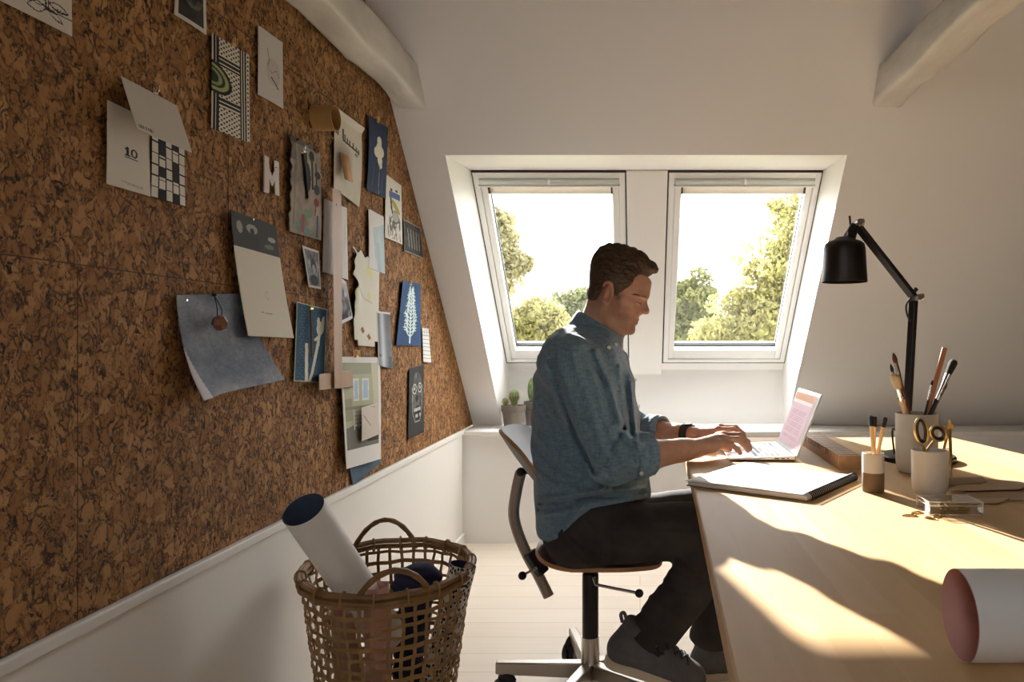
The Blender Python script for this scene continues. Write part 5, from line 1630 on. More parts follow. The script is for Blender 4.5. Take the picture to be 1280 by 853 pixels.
for i in range(NR):
    z = 0.015+(BH-0.04)*i/(NR-1)
    m = 160; vs = []; w = 0.0040 if i % 3 else 0.0055; zo = rgb_.uniform(0, 6)
    for k in range(m):
        a = 2*math.pi*k/m; r = br(z)+0.0026*math.cos(a*NS/2+math.pi*i)
        zz_ = z+0.0018*math.sin(a*5+zo)+0.001*math.sin(a*11+2*zo)
        rn = Vector((math.cos(a), math.sin(a), 0))
        p = tilt(Vector((r*math.cos(a), r*math.sin(a), zz_)))
        up_ = Vector((0, 0, 1))
        vs += [p-up_*w-rn*0.0008, p+up_*w-rn*0.0008, p+up_*w+rn*0.0008, p-up_*w+rn*0.0008]
    fs = []
    for k in range(m):
        k2 = (k+1) % m
        for q in range(4): fs.append((k*4+q, k*4+(q+1) % 4, k2*4+(q+1) % 4, k2*4+q))
    b.add(vs, fs)
b.build('weavers', cane, bk_, smooth=False)['kind'] = 'stuff'
b = MB(); m = 48; 
for off, zz_, rr in ((0.0045, BH-0.012, 0.007), (0.0045, BH+0.004, 0.0065), (-0.004, BH-0.010, 0.006), (-0.004, BH+0.004, 0.006)):
    b.tube([tilt(Vector(((br(BH)+off)*math.cos(2*math.pi*k/m), (br(BH)+off)*math.sin(2*math.pi*k/m), zz_+0.0015*math.sin(k*1.3)))) for k in range(m)], rr, 8, closed=True)
rim_ = b.build('rim', cane2, bk_)
for k in range(18):
    a = 2*math.pi*k/18; c = Vector((br(BH)*math.cos(a), br(BH)*math.sin(a), BH-0.004)); c = tilt(c); rn = Vector((math.cos(a), math.sin(a), 0))
    b = MB(); b.tube([c+rn*(0.0135*math.cos(t))+Vector((0, 0, 0.0185*math.sin(t))) for t in np.linspace(0, 2*math.pi, 13)[:-1]], 0.0028, 6, closed=True)
    b.build('binding', cane, rim_)
b = MB(); b.lathe([(0.0005, 0.003), (0.14, 0.003), (0.144, 0.012), (0.0005, 0.012)], 40); b.build('bottom', cane, bk_)
for a0, hgt in ((112, 0.062), (-68, 0.062)):
    a = math.radians(a0); pts = []
    for t in np.linspace(0, 1, 15):
        aa = a+0.42*(1-2*t); p = tilt(Vector((br(BH)*math.cos(aa), br(BH)*math.sin(aa), BH-0.02+hgt*1.35*math.sin(math.pi*t)**0.65)))
        pts.append(p)
    b = MB(); n = len(pts)
    b.tube(pts, [0.0065+0.0012*(i % 2) for i in range(n)], 8); b.build('handle', cane2, bk_)

def tube_roll(name, a, b_, r, th, m_out, m_in, label, cat='paper roll', group=None):
    a, b_ = Vector(a), Vector(b_); L = (b_-a).length
    o = empty(name, a, (0, 0, 0), label, cat, group); o.rotation_mode = 'QUATERNION'; o.rotation_quaternion = (b_-a).to_track_quat('Z', 'Y')
    n = 48
    bb = MB(); bb.lathe([(r, 0), (r, L*0.5), (r, L)], n, cap0=False, cap1=False); bb.build('outer_face', m_out, o, solid=0.0)
    bb = MB(); bb.lathe([(r-th, 0), (r-th, L*0.5), (r-th, L), (r, L)], n, cap0=False, cap1=False); bb.build('inner_face', m_in, o)
    return o
navy = mat('navy_paper', srgb(88, 102, 122), 0.8); pinkm = mat('dusty_pink_paper', srgb(206, 158, 146), 0.8); darknavy = mat('navy_cloth', srgb(26, 30, 58), 0.85, bump=0.3, bscale=120)
top = at(379, 637, 1.66); foot = Vector((BX+0.045, BY-0.03, 0.20)); 
d_ = (at(449, 742, 1.84)-top).normalized()
tube_roll('paper_roll', top+d_*0.50, top, 0.047, 0.0012, M['white_paper'], navy, 'wide white paper roll lined in navy leaning out of the wicker basket')
tube_roll('paper_roll', (BX+0.005, BY-0.085, 0.02), (BX+0.005, BY-0.105, 0.462), 0.030, 0.0012, pinkm, pinkm, 'dusty pink paper roll standing in the front of the wicker basket')
# patterned roll
pm = bpy.data.materials.new('black_and_white_print'); pm.use_nodes = True
nt = pm.node_tree; N = nt.nodes; L = nt.links; pb = N['Principled BSDF']; pb.inputs['Roughness'].default_value = 0.7
tc = N.new('ShaderNodeTexCoord'); mp = N.new('ShaderNodeMapping'); mp.inputs['Scale'].default_value = (1, 1, 0.7); L.new(tc.outputs['Object'], mp.inputs[0])
vo = N.new('ShaderNodeTexVoronoi'); vo.inputs['Scale'].default_value = 130; L.new(mp.outputs[0], vo.inputs['Vector'])
gt = N.new('ShaderNodeMath'); gt.operation = 'GREATER_THAN'; gt.inputs[1].default_value = 0.42; L.new(vo.outputs['Distance'], gt.inputs[0])
mx = N.new('ShaderNodeMix'); mx.data_type = 'RGBA'; mx.inputs[6].default_value = srgb(22, 22, 26); mx.inputs[7].default_value = srgb(216, 210, 200); L.new(gt.outputs[0], mx.inputs[0]); L.new(mx.outputs[2], pb.inputs['Base Color'])
tube_roll('patterned_roll', (BX+0.085, BY-0.035, 0.03), at(579, 706, 1.92), 0.034, 0.0015, pm, darknavy, 'black and white patterned roll standing at the right in the wicker basket', 'fabric roll')
tube_roll('paper_roll', (BX-0.068, BY-0.062, 0.02), (BX-0.078, BY-0.11, 0.40), 0.028, 0.0012, mat('brown_pink_paper', srgb(170, 136, 118), 0.8), pinkm, 'brownish paper roll in the wicker basket below the leaning white roll')
def bundle(P):
    p = P-np.array([BX+0.045, BY+0.085, 0.405], np.float32)
    d = ell(p, (0, 0, 0), (0.062, 0.055, 0.055))
    d = smin(d, ell(p, (0.035, -0.01, 0.018), (0.035, 0.03, 0.03)), 0.02)
    d = smin(d, rc(p, (0, 0, -0.02), (-0.02, -0.03, -0.30), 0.045, 0.035), 0.03)
    return d-0.004*np.sin(60*p[..., 0]+40*p[..., 1]+6*np.sin(35*p[..., 2]))
tag(nets_obj('cloth_bundle', [(bundle, (BX-0.08, BY-0.05, 0.03), (BX+0.15, BY+0.18, 0.50), 0.005)], darknavy), 'crumpled navy blue cloth stuffed inside the wicker basket', 'cloth')
# ------------------------------------------------------------------ things pinned to the cork
def hexc(r, g, b_): return np.array([r, g, b_])/255.0
def fill(u, c): return np.ones(u.shape+(3,))*hexc(*c)
def nz2(u, v, s=6.0, k=0):
    """smooth pseudo noise 0..1"""
    out = np.zeros(np.shape(u)); amp = 0.5; f = s*0.75
    for o in range(4):
        g = np.random.default_rng(int(abs(k)*97)+o*13+1).random((64, 64))
        x = np.abs(u*f+o*3.7); y = np.abs(v*f*1.15+o*1.9)
        i, j = np.floor(x).astype(int), np.floor(y).astype(int)
        a, b_ = x-i, y-j; a = a*a*(3-2*a); b_ = b_*b_*(3-2*b_)
        i0, i1, j0, j1 = i % 64, (i+1) % 64, j % 64, (j+1) % 64
        out += amp*((g[i0, j0]*(1-a)+g[i1, j0]*a)*(1-b_)+(g[i0, j1]*(1-a)+g[i1, j1]*a)*b_)
        amp *= 0.5; f *= 2.1
    return np.clip((out/0.9375-0.5)*1.7+0.5, 0, 1)
def line(u, v, pts, w, asp=1.0):
    d = np.full(u.shape, 9.0)
    for (a, b_), (c, e) in zip(pts[:-1], pts[1:]):
        dx, dy = c-a, (e-b_)*asp
        t = np.clip(((u-a)*dx+(v-b_)*asp*dy)/(dx*dx+dy*dy+1e-9), 0, 1)
        d = np.minimum(d, np.hypot(u-a-t*dx, (v-b_)*asp-t*dy))
    return d < w
def oval(u, v, cu, cv, ru, rv, rot=0.0):
    x, y = u-cu, v-cv
    c, s_ = math.cos(rot), math.sin(rot)
    return ((x*c+y*s_)/ru)**2+((-x*s_+y*c)/rv)**2 < 1
def put(c, m, col): c[m] = hexc(*col); return c

def sheet_on_wall(name, quad, art, label, cat, n=(60, 80), off=0.004, curl=None, group=None, solid=0.0008, extra=None, root=None, part=None):
    """quad: TL, TR, BR, BL pixels; curl(u,v)->extra metres off the wall"""
    q = [on_wall(*p, off) for p in quad]
    tl, tr, br_, bl = [np.array(p) for p in q]
    cen = (tl+tr+br_+bl)/4
    if root is None:
        root = empty(name, (WX, cen[1], min(bl[2], br_[2])), (0, 0, 0), label, cat, group)
    o0 = np.array(root.location)
    def fn(u, v):
        p = (tl[None, None]*(1-u)[..., None]*v[..., None]+tr*(u*v)[..., None]+br_*(u*(1-v))[..., None]+bl*((1-u)*(1-v))[..., None])-o0
        x = p[..., 0]+(curl(u, v) if curl is not None else 0.0015*np.sin(3*u+2*v))
        return x, p[..., 1], p[..., 2]
    o = art_mesh(part or 'sheet', fn, n[0], n[1], art, None, root, solid, flip=False)
    return root
def wall_local(root, px, py, off): return on_wall(px, py, off)-root.location
def clip_on(root, px, py, off=0.006, s=1.0, nm='brass_clip', m=None):
    """small folded wire clip with two loops"""
    c = wall_local(root, px, py, off); m = m or M['brass']
    b = MB()
    b.box(c, (0.005*s, 0.014*s, 0.004*s))
    for sg in (-1, 1):
        b.tube(spline([c+Vector((0.002, sg*0.005*s, 0)), c+Vector((0.004, sg*0.009*s, 0.008*s)), c+Vector((0.006, sg*0.005*s, 0.016*s)), c+Vector((0.004, sg*0.001*s, 0.008*s)), c+Vector((0.002, sg*0.002*s, 0))], 4), 0.0007*s, 5)
    b.tube([c+Vector((0, 0, 0.014*s)), c+Vector((-0.012, 0, 0.014*s))], 0.0008*s, 5)
    return b.build(nm, m, root)
def pin_on(root, px, py, off=0.005, m=None):
    c = wall_local(root, px, py, off)
    b = MB(); b.tube([c, c+Vector((0.008, 0, 0.001)), c+Vector((0.010, 0, 0.001))], [0.0006, 0.0006, 0.0022], 8); b.tube([c+Vector((-0.008, 0, 0)), c], 0.0005, 6)
    return b.build('pin', m or M['chrome'], root)

# 1 line drawing sheet at the top left corner
def a1(u, v):
    c = fill(u, (205, 196, 184)); ink = (40, 38, 36); A = 0.8
    put(c, line(u, v, [(0.68, 0.165), (1.0, 0.175)], 0.006, A), ink)
    for x in (0.685, 0.715): put(c, line(u, v, [(x, 0.5), (x+0.004, 0.165)], 0.006, A), ink)
    def leaf(a, b_, w_):
        (ax, ay), (bx, by) = a, b_; t = np.linspace(0, 1, 14)
        for sg in (-1, 1):
            put(c, line(u, v, [(ax+(bx-ax)*q-sg*w_*(by-ay)*math.sin(math.pi*q), ay+(by-ay)*q+sg*w_*(bx-ax)*math.sin(math.pi*q)) for q in t], 0.0055, A), ink)
    leaf((0.70, 0.19), (0.88, 0.085), 0.16); leaf((0.69, 0.18), (0.48, 0.13), 0.28); leaf((0.70, 0.24), (0.50, 0.24), 0.3); leaf((0.72, 0.26), (0.95, 0.22), 0.18)
    put(c, line(u, v, [(0.76+0.011*k, 0.215+0.012*math.sin(k*2.3)) for k in range(17)], 0.004, A), ink)
    put(c, line(u, v, [(0.30+0.012*k, 0.15+0.010*math.sin(k*2.0)) for k in range(14)], 0.004, A), ink)
    return c
r = sheet_on_wall('art_print', [(-30, -110), (90, -66), (90, 46), (-30, -14)], a1, 'beige sheet with a thin line drawing in the top left corner of the cork board', 'drawing', (90, 90))
pin_on(r, 30, -70)
# 2 dark photograph with white border
def a2(u, v):
    c = fill(u, (196, 188, 178)); m = (u > 0.09) & (u < 0.91) & (v > 0.07)
    g = 34+26*nz2(u, v, 7, 2); c[m] = (np.stack([g, g*0.97, g*0.93], -1)/255)[m]
    for k in range(4): put(c, line(u, v, [(0.5+0.05*k+0.22*math.cos(t), 0.5+0.2*math.sin(t)) for t in np.linspace(3.3, 6.0, 12)], 0.012) & m, (92, 88, 82))
    return c
r = sheet_on_wall('photo_print', [(218, -55), (258, -36), (258, 44), (218, 18)], a2, 'small dark photograph with a white border cut by the top edge of the picture', 'photograph', (40, 60)); pin_on(r, 238, -40)
# 3 black and white woven textile with a green shape
def a3(u, v):
    c = fill(u, (206, 198, 184)); A = 2.6
    x, y = u*16, v*A*16
    dots = (np.sin((x+y)*math.pi*0.95) > -0.1) & (np.sin((x-y)*math.pi*0.95) > -0.1)
    put(c, dots, (30, 28, 27))
    def bar(m, per, t):
        put(c, m, (30, 28, 27)); put(c, m & (((t*per) % 1) < 0.3), (206, 198, 184))
    bar((u < 0.16), 1/0.08, u)
    bar((u > 0.72) & (u < 0.90), 1/0.07, u)
    bar((v > 0.70) & (v < 0.82) & (u > 0.16) & (u < 0.72), 1/0.045, v)
    bar((v > 0.26) & (v < 0.36) & (u > 0.16) & (u < 0.72), 1/0.045, v)
    for k, (ru, rv, col) in enumerate(((0.50, 0.165, (26, 26, 24)), (0.42, 0.135, (150, 158, 104)), (0.32, 0.105, (40, 44, 34)), (0.25, 0.085, (132, 142, 92)), (0.16, 0.06, (30, 40, 30)))):
        put(c, oval(u, v, 0.0, 0.56, ru, rv, -0.1), col)
    return c
r = sheet_on_wall('textile_swatch', [(264, 41), (312, 69), (312, 179), (264, 160)], a3, 'black and white woven textile swatch with a green curved shape', 'textile', (72, 150), solid=0.0016); clip_on(r, 292, 56)
# 4 grey bust sketch
def a4(u, v):
    c = fill(u, (196, 190, 184))
    g = oval(u, v, 0.58, 0.45, 0.3, 0.2); c[g] = hexc(184, 177, 171)
    put(c, line(u, v, [(0.35, 0.75), (0.42, 0.6), (0.36, 0.5), (0.5, 0.42), (0.72, 0.5), (0.82, 0.42)], 0.012, 2.4), (120, 112, 106))
    put(c, line(u, v, [(0.5, 0.36), (0.66, 0.30), (0.78, 0.24)], 0.025, 2.4), (74, 68, 64))
    return c
r = sheet_on_wall('art_print', [(322, 31), (354, 53), (354, 136), (322, 118)], a4, 'pale grey card with a faint bust sketch pinned below the left ceiling beam', 'drawing', (48, 90)); pin_on(r, 340, 45)
# 5 wall calendar: page with 10, checked page, lifted cover
def a5(u, v):
    c = fill(u, (208, 199, 186)); k = (36, 32, 30)
    A = 1.9
    x, y = u, v
    put(c, (abs(x-0.445) < 0.032) & (y > 0.425) & (y < 0.525), k)
    put(c, (abs(x-0.445) < 0.075) & (y > 0.42) & (y < 0.433), k)
    put(c, line(u, v, [(0.395, 0.503), (0.445, 0.523)], 0.02, A), k)
    o = oval(x, y, 0.60, 0.474, 0.085, 0.055); i_ = oval(x, y, 0.60, 0.474, 0.038, 0.038)
    put(c, o & ~i_, k)
    put(c, (x > 0.37) & (x < 0.69) & (y > 0.395) & (y < 0.403), k)
    put(c, (x > 0.30) & (x < 0.80) & (abs(y-0.085+0.03*(x-0.5)) < 0.0035), (120, 112, 104))
    put(c, (x > 0.42) & (x < 0.80) & (abs(y-0.067+0.03*(x-0.5)) < 0.003), (120, 112, 104))
    return c
cal = sheet_on_wall('calendar', [(133, 125), (188, 150), (188, 246), (133, 230)], a5, 'open wall calendar showing 10 with a checked page and lifted cover', 'calendar', (110, 170), part='date_page')
def a5b(u, v):
    c = fill(u, (210, 202, 190)); k = (26, 24, 24)
    rng2 = np.random.default_rng(5)
    cols, rows = 5, 6
    pat = np.array([[0, 1, 0, 1, 0], [0, 0, 0, 0, 0], [0, 1, 0, 1, 0], [0, 0, 0, 1, 0], [0, 1, 0, 0, 0], [0, 1, 0, 1, 0]])
    i = np.clip((u*cols).astype(int), 0, 4); j = np.clip((v*rows).astype(int), 0, 5)
    put(c, pat[j, i] == 1, k)
    fu, fv = (u*cols) % 1, (v*rows+0.25*(i % 2)) % 1
    put(c, (fu < 0.10) | (fu > 0.93) | (fv < 0.07) | (fv > 0.95), k)
    return c
sheet_on_wall('', [(188, 160), (232, 184), (232, 259), (188, 246)], a5b, None, None, (60, 80), root=cal, part='checked_page')
def a5c(u, v):
    c = fill(u, (204, 195, 183))
    put(c, (v > 0.07) & (v < 0.13) & (u > 0.06) & (u < 0.30) & (np.sin(u*150) > -0.2), (110, 102, 96))
    return c
q5 = [on_wall(151, 95, 0.006), on_wall(221, 132, 0.006), at(240, 191, 0), at(171, 162, 0)]
# lower edge of the cover stands off the wall
q5[2] = on_wall(240, 191, 0.055); q5[3] = on_wall(171, 162, 0.055)
tl, tr, brr, bll = [np.array(p)-np.array(cal.location) for p in q5]
def f5(u, v):
    p = tl*((1-u)*v)[..., None]+tr*(u*v)[..., None]+brr*(u*(1-v))[..., None]+bll*((1-u)*(1-v))[..., None]
    return p[..., 0], p[..., 1], p[..., 2]
art_mesh('cover', f5, 90, 60, a5c, None, cal, 0.0008)
clip_on(cal, 193, 116, 0.008, 0.9, 'wire_clip', M['chrome'])
# 6 letter M cut from cloth
def a6(u, v):
    c = fill(u, (210, 200, 196))
    y = v
    leg = (u < 0.30) | (u > 0.70)
    vee = (np.abs(u-0.5) < 0.36) & (np.abs((1-y)-np.abs(0.5-np.abs(u-0.5))*1.25-0.02) < 0.0) 
    d = (np.abs(u-0.5)*-1+0.5)*1.05      # 0 at sides .. .52 in the middle
    vband = ((1-y) > d-0.02) & ((1-y) < d+0.26)
    serif = ((y < 0.09) & ((u < 0.40) | (u > 0.60))) | ((y > 0.91) & ((u < 0.34) | (u > 0.66)))
    edge = (u < 0.36) | (u > 0.64)
    m = ((((u > 0.02) & (u < 0.30)) | ((u > 0.70) & (u < 0.98))) | (vband & (u > 0.1) & (u < 0.9)))
    seam = (np.abs(((1-y)-d-0.12)) < 0.012) & vband
    c[seam] = hexc(176, 166, 162)
    return c, m
r = sheet_on_wall('letter_ornament', [(329, 194), (349, 203), (349, 245), (329, 240)], a6, 'white cut out letter M pinned between the calendar and the palette strip', 'letter', (60, 80), solid=0.003); pin_on(r, 341, 210)
# 7 worn strip with kitchen shapes
def a7(u, v):
    n = nz2(u, v, 8, 4); c = np.stack([118+50*n, 108+46*n, 98+40*n], -1)/255
    A = 2.6
    put(c, (v > 0.93) & (u < 0.8), (96, 88, 82))
    c[(u < 0.2) & (v > 0.75)] *= 0.75
    put(c, oval(u, v, 0.70, 0.86, 0.09, 0.055), (44, 40, 40)); put(c, line(u, v, [(0.70, 0.82), (0.70, 0.52)], 0.035, A), (52, 47, 45))
    put(c, oval(u, v, 0.52, 0.62, 0.13, 0.16), (46, 42, 41)); put(c, line(u, v, [(0.5, 0.9), (0.5, 0.4)], 0.05, A), (50, 46, 44))
    put(c, oval(u, v, 0.88, 0.68, 0.1, 0.04), (56, 52, 54)); put(c, oval(u, v, 0.84, 0.52, 0.10, 0.055), (62, 66, 70)); put(c, line(u, v, [(0.84, 0.8), (0.84, 0.56)], 0.02, A), (58, 54, 52))
    put(c, oval(u, v, 0.82, 0.385, 0.085, 0.045), (128, 60, 62)); put(c, line(u, v, [(0.8, 0.34), (0.78, 0.25)], 0.02, A), (120, 70, 66))
    put(c, oval(u, v, 0.55, 0.24, 0.13, 0.05), (112, 132, 104)); put(c, oval(u, v, 0.28, 0.10, 0.07, 0.03), (86, 134, 130)); put(c, oval(u, v, 0.55, 0.06, 0.09, 0.03), (92, 138, 136))
    put(c, line(u, v, [(0.42, 0.2), (0.42, 0.05)], 0.05, A), (140, 84, 78)); put(c, line(u, v, [(0.86, 0.24), (0.86, 0.03)], 0.03, A), (62, 84, 96)); put(c, line(u, v, [(0.15, 0.7), (0.15, 0.05)], 0.01, A), (84, 76, 70))
    rag = 0.02*np.sin(v*31)+0.015*np.sin(v*57+1)
    m = (u > 0.03+rag) & (v < 0.985+0.02*np.sin(u*20)-0.05*(u > 0.75))
    return c, m
def c7(u, v): return 0.006*np.sin(2.5*v+u)+0.010*np.clip(0.25-u, 0, 1)
r = sheet_on_wall('textile_swatch', [(359, 167), (400, 184), (399, 301), (358, 289)], a7, 'worn grey brown strip painted with spoons and small kitchen shapes', 'textile', (64, 150), curl=c7, solid=0.0016)
c = wall_local(r, 378, 192, 0.012); b = MB(); b.tube([c, wall_local(r, 381, 215, 0.014), wall_local(r, 384, 248, 0.03)], 0.003, 6, flat=(0.5, 1.6)); b.build('dark_strip', M['black'], r); clip_on(r, 380, 190, 0.012, 1.0, 'wire_clip', M['chrome'])
# 8 old poster rolled at the top
def a8(u, v):
    n = nz2(u, v, 5, 1); c = np.stack([196+14*n, 188+14*n, 172+14*n], -1)/255; A = 2.3; k = (66, 62, 58)
    put(c, (v > 0.93), (208, 200, 188))
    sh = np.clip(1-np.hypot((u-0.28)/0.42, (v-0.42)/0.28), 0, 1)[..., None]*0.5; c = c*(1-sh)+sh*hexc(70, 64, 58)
    for x, h in ((0.06, 0.10), (0.12, 0.10), (0.30, 0.13), (0.37, 0.08), (0.45, 0.06), (0.54, 0.05), (0.66, 0.06), (0.78, 0.04), (0.86, 0.03)):
        put(c, (abs(u-x) < 0.022) & (v > 0.71-0.06*u) & (v < 0.71-0.06*u+h), k)
    put(c, (abs(v-0.70+0.06*u) < 0.012) & (u > 0.28) & (u < 0.9), k)
    put(c, (u < 0.16) & (abs(v-0.79) < 0.035), (60, 58, 58))
    put(c, oval(u, v, 0.86, 0.64, 0.04, 0.02), (150, 70, 60)); put(c, oval(u, v, 0.78, 0.60, 0.06, 0.02), (110, 138, 146))
    return c
def c8(u, v): return 0.012*np.exp(-((1-v)/0.05)**2)+0.006*np.sin(3*v)*u
r = sheet_on_wall('vintage_poster', [(418, 136), (451, 160), (449, 259), (417, 235)], a8, 'old cream poster with a brown card on it, rolled at its top end', 'poster', (70, 130), curl=c8, off=0.006)
b = MB(); q = [wall_local(r, 425, 190, 0.012), wall_local(r, 436, 196, 0.020), wall_local(r, 441, 228, 0.034), wall_local(r, 431, 224, 0.03)]
b.add(q, [(0, 1, 2, 3)]); b.build('brown_card', mat('tan_card', srgb(176, 130, 84), 0.75), r, solid=0.001)
# paper roll above it, lying along the wall
c0 = on_wall(393, 147.5, 0.0)
ro = empty('cardboard_tube', c0, (0, 0, 0), 'short brown cardboard tube standing out from the cork above the old poster', 'tube')
Rr = 0.036
b = MB(); b.lathe([(Rr, 0.001), (Rr, 0.03), (Rr, 0.062), (Rr-0.002, 0.062), (Rr-0.002, 0.03), (Rr-0.002, 0.001)], 40, M=Matrix.Rotation(math.radians(90), 3, 'Y'), cap0=False, cap1=False)
b.build('tube_wall', mat('kraft_roll', srgb(172, 132, 78), 0.7), ro)
# 9 blue print with a white flower
def a9(u, v):
    n = nz2(u, v, 6, 3); c = np.stack([28+14*n, 42+14*n, 72+16*n], -1)/255; w = (214, 208, 190)
    for e in ((0.55, 0.62, 0.17, 0.09), (0.55, 0.73, 0.12, 0.07), (0.42, 0.57, 0.14, 0.07), (0.66, 0.60, 0.15, 0.07), (0.60, 0.48, 0.13, 0.07), (0.64, 0.41, 0.09, 0.04)): put(c, oval(u, v, *e), w)
    put(c, line(u, v, [(0.60, 0.42), (0.58, 0.2), (0.60, 0.02)], 0.014, 3), (122, 142, 160)); put(c, line(u, v, [(0.3, 0.35), (0.25, 0.1)], 0.008, 3), (80, 104, 134)); put(c, line(u, v, [(0.78, 0.32), (0.74, 0.05)], 0.008, 3), (80, 104, 134))
    return c
def c9(u, v): return 0.005*np.sin(3*v)*(1-u)+0.003
r = sheet_on_wall('cyanotype_print', [(459, 144), (484, 160), (481, 249), (457, 237)], a9, 'tall navy blue print with a white flower, highest of the blue prints', 'print', (60, 130), curl=c9); clip_on(r, 472, 153, 0.01, 1.2)
# 10 collage drawing
def a10(u, v):
    c = fill(u, (210, 204, 194)); A = 3.2
    n = nz2(u, v, 9, 5)
    m = oval(u, v, 0.55, 0.30, 0.34, 0.20) & (n > 0.42); put(c, m, (104, 100, 92))
    put(c, line(u, v, [(0.3, 0.72), (0.36, 0.5), (0.5, 0.38), (0.7, 0.34)], 0.05, A), (70, 68, 64))
    put(c, (abs(v-0.745-0.05*(u-0.5)) < 0.05) & (u > 0.22) & (u < 0.9), (74, 96, 140)); put(c, oval(u, v, 0.62, 0.57, 0.27, 0.06, -0.3), (160, 154, 62))
    put(c, oval(u, v, 0.58, 0.40, 0.2, 0.08), (168, 164, 154)); put(c, oval(u, v, 0.35, 0.81, 0.08, 0.02), (30, 30, 30)); put(c, oval(u, v, 0.68, 0.84, 0.08, 0.02), (30, 30, 30))
    for k in range(7): put(c, line(u, v, [(0.15+0.11*k, 0.22), (0.2+0.11*k, 0.03)], 0.02, A) & (n > 0.35), (96, 94, 90))
    return c
r = sheet_on_wall('art_print', [(481, 217), (502, 232), (503, 306), (481, 297)], a10, 'white collage drawing with a blue and yellow band beside the tall navy print', 'drawing', (50, 120)); pin_on(r, 492, 228)
# 11 small dark photo
def a11(u, v):
    n = nz2(u, v, 8, 6); g = 40+70*n*np.clip(v, 0.2, 1); c = np.stack([g, g*0.96, g*0.9], -1)/255
    for k in range(5): put(c, line(u, v, [(0.25+0.13*k, 0.2), (0.2+0.16*k, 0.75)], 0.02), (142, 136, 128))
    put(c, (v < 0.12), (44, 42, 40)); put(c, (u < 0.03) | (u > 0.97) | (v > 0.97) | (v < 0.03), (150, 146, 138))
    return c
r = sheet_on_wall('photo_print', [(504, 274), (526, 285), (530, 324), (505, 314)], a11, 'small dark grey photograph nearest to the window wall, high up', 'photograph', (50, 60)); pin_on(r, 515, 281)
# 12 pale blue watercolour
def a12(u, v):
    c = fill(u, (212, 208, 204)); n = nz2(u, v, 4, 7)
    m = (u > 0.42-0.3*v+0.1*n) & (v < 0.66+0.2*u); c[m] = (np.stack([172+18*n, 188+14*n, 192+12*n], -1)/255)[m]
    m = (u > 0.5) & (u < 0.72) & (v < 0.5); c[m] = (np.stack([158+18*n, 178+14*n, 190+12*n], -1)/255)[m]
    return c
r = sheet_on_wall('watercolour', [(460, 261), (480, 271), (481, 343), (461, 335)], a12, 'narrow white sheet washed with pale blue watercolour', 'painting', (40, 100), off=0.008)
# 13 long white strips behind the ruler
def a13(u, v):
    c = fill(u, (214, 208, 204)); m = (u > 0.3) & (u < 0.66) & (v > 0.2) & (v < 0.5); c[m] = hexc(196, 192, 190); return c
r = sheet_on_wall('paper_sheet', [(404, 248), (434, 260), (435, 350), (403, 340)], a13, 'tall blank white paper sheet behind the wooden ruler', 'paper', (24, 60), off=0.003)
# 15 torn cream sheet with brown diamonds
def a15(u, v):
    c = fill(u, (214, 208, 192)); n = nz2(u, v, 7, 8)
    m = (v > 0.50) & (v < 0.88) & (u < 0.7) & (n > 0.62); put(c, m, (214, 208, 138))
    put(c, line(u, v, [(0.1, 0.62), (0.4, 0.5), (0.7, 0.47)], 0.012, 3.4), (160, 150, 130))
    d = lambda cu, cv: (np.abs(u-cu)/0.085+np.abs((v-cv)*3.0+0.3*(u-cu))/0.115) < 1
    put(c, d(0.34, 0.165), (150, 96, 62)); put(c, d(0.60, 0.10), (150, 96, 62))
    ed = 0.06+0.05*np.sin(v*23)+0.04*np.sin(v*41+1)+0.05*np.clip(v-0.55, 0, 1)
    m = (u > ed*np.clip((v-0.25)*3, 0.25, 1)) & (v < 0.97-0.55*np.clip(u-0.3, 0, 1)*0.25+0.02*np.sin(u*25))
    m &= ~((v < 0.06) & ((u < 0.15) | (u > 0.85)))
    return c, m
def c15(u, v): return 0.004+0.008*np.exp(-((u-0.1)/0.15)**2)*np.exp(-((v-0.55)/0.2)**2)
r = sheet_on_wall('paper_sheet', [(438, 306), (473, 322), (471, 434), (441, 432)], a15, 'torn cream sheet with two small brown diamonds right of the ruler', 'paper', (60, 140), curl=c15); pin_on(r, 460, 322)
# 16 small portrait photo
def a16(u, v):
    c = fill(u, (200, 196, 190)); n = nz2(u, v, 6, 9); m = (u > 0.07) & (u < 0.95) & (v > 0.05) & (v < 0.95)
    g = 92+80*n; c[m] = (np.stack([g*0.96, g*0.98, g], -1)/255)[m]
    put(c, oval(u, v, 0.55, 0.55, 0.2, 0.2), (70, 72, 74)); put(c, oval(u, v, 0.55, 0.48, 0.12, 0.12), (150, 148, 144)); put(c, oval(u, v, 0.5, 0.2, 0.32, 0.14), (60, 62, 66))
    return c
r = sheet_on_wall('photo_print', [(377, 307), (399, 314), (401, 362), (386, 359)], a16, 'small grey portrait photograph to the left of the wooden ruler', 'photograph', (40, 70), off=0.008)
# 17 small photo tucked by the ruler
def a17(u, v):
    c = fill(u, (206, 204, 200)); n = nz2(u, v, 7, 1.5)
    m = (u > 0.06) & (u < 0.92) & (v > 0.08) & (v < 0.9); g = 62+120*np.clip(n+v-0.5, 0, 1); c[m] = (np.stack([g, g, g*1.03], -1)/255)[m]
    return c
r = sheet_on_wall('photo_print', [(424, 346), (433, 352), (441, 398), (424, 407)], a17, 'small grey photograph half hidden behind the wooden ruler on its right', 'photograph', (40, 60), off=0.005)
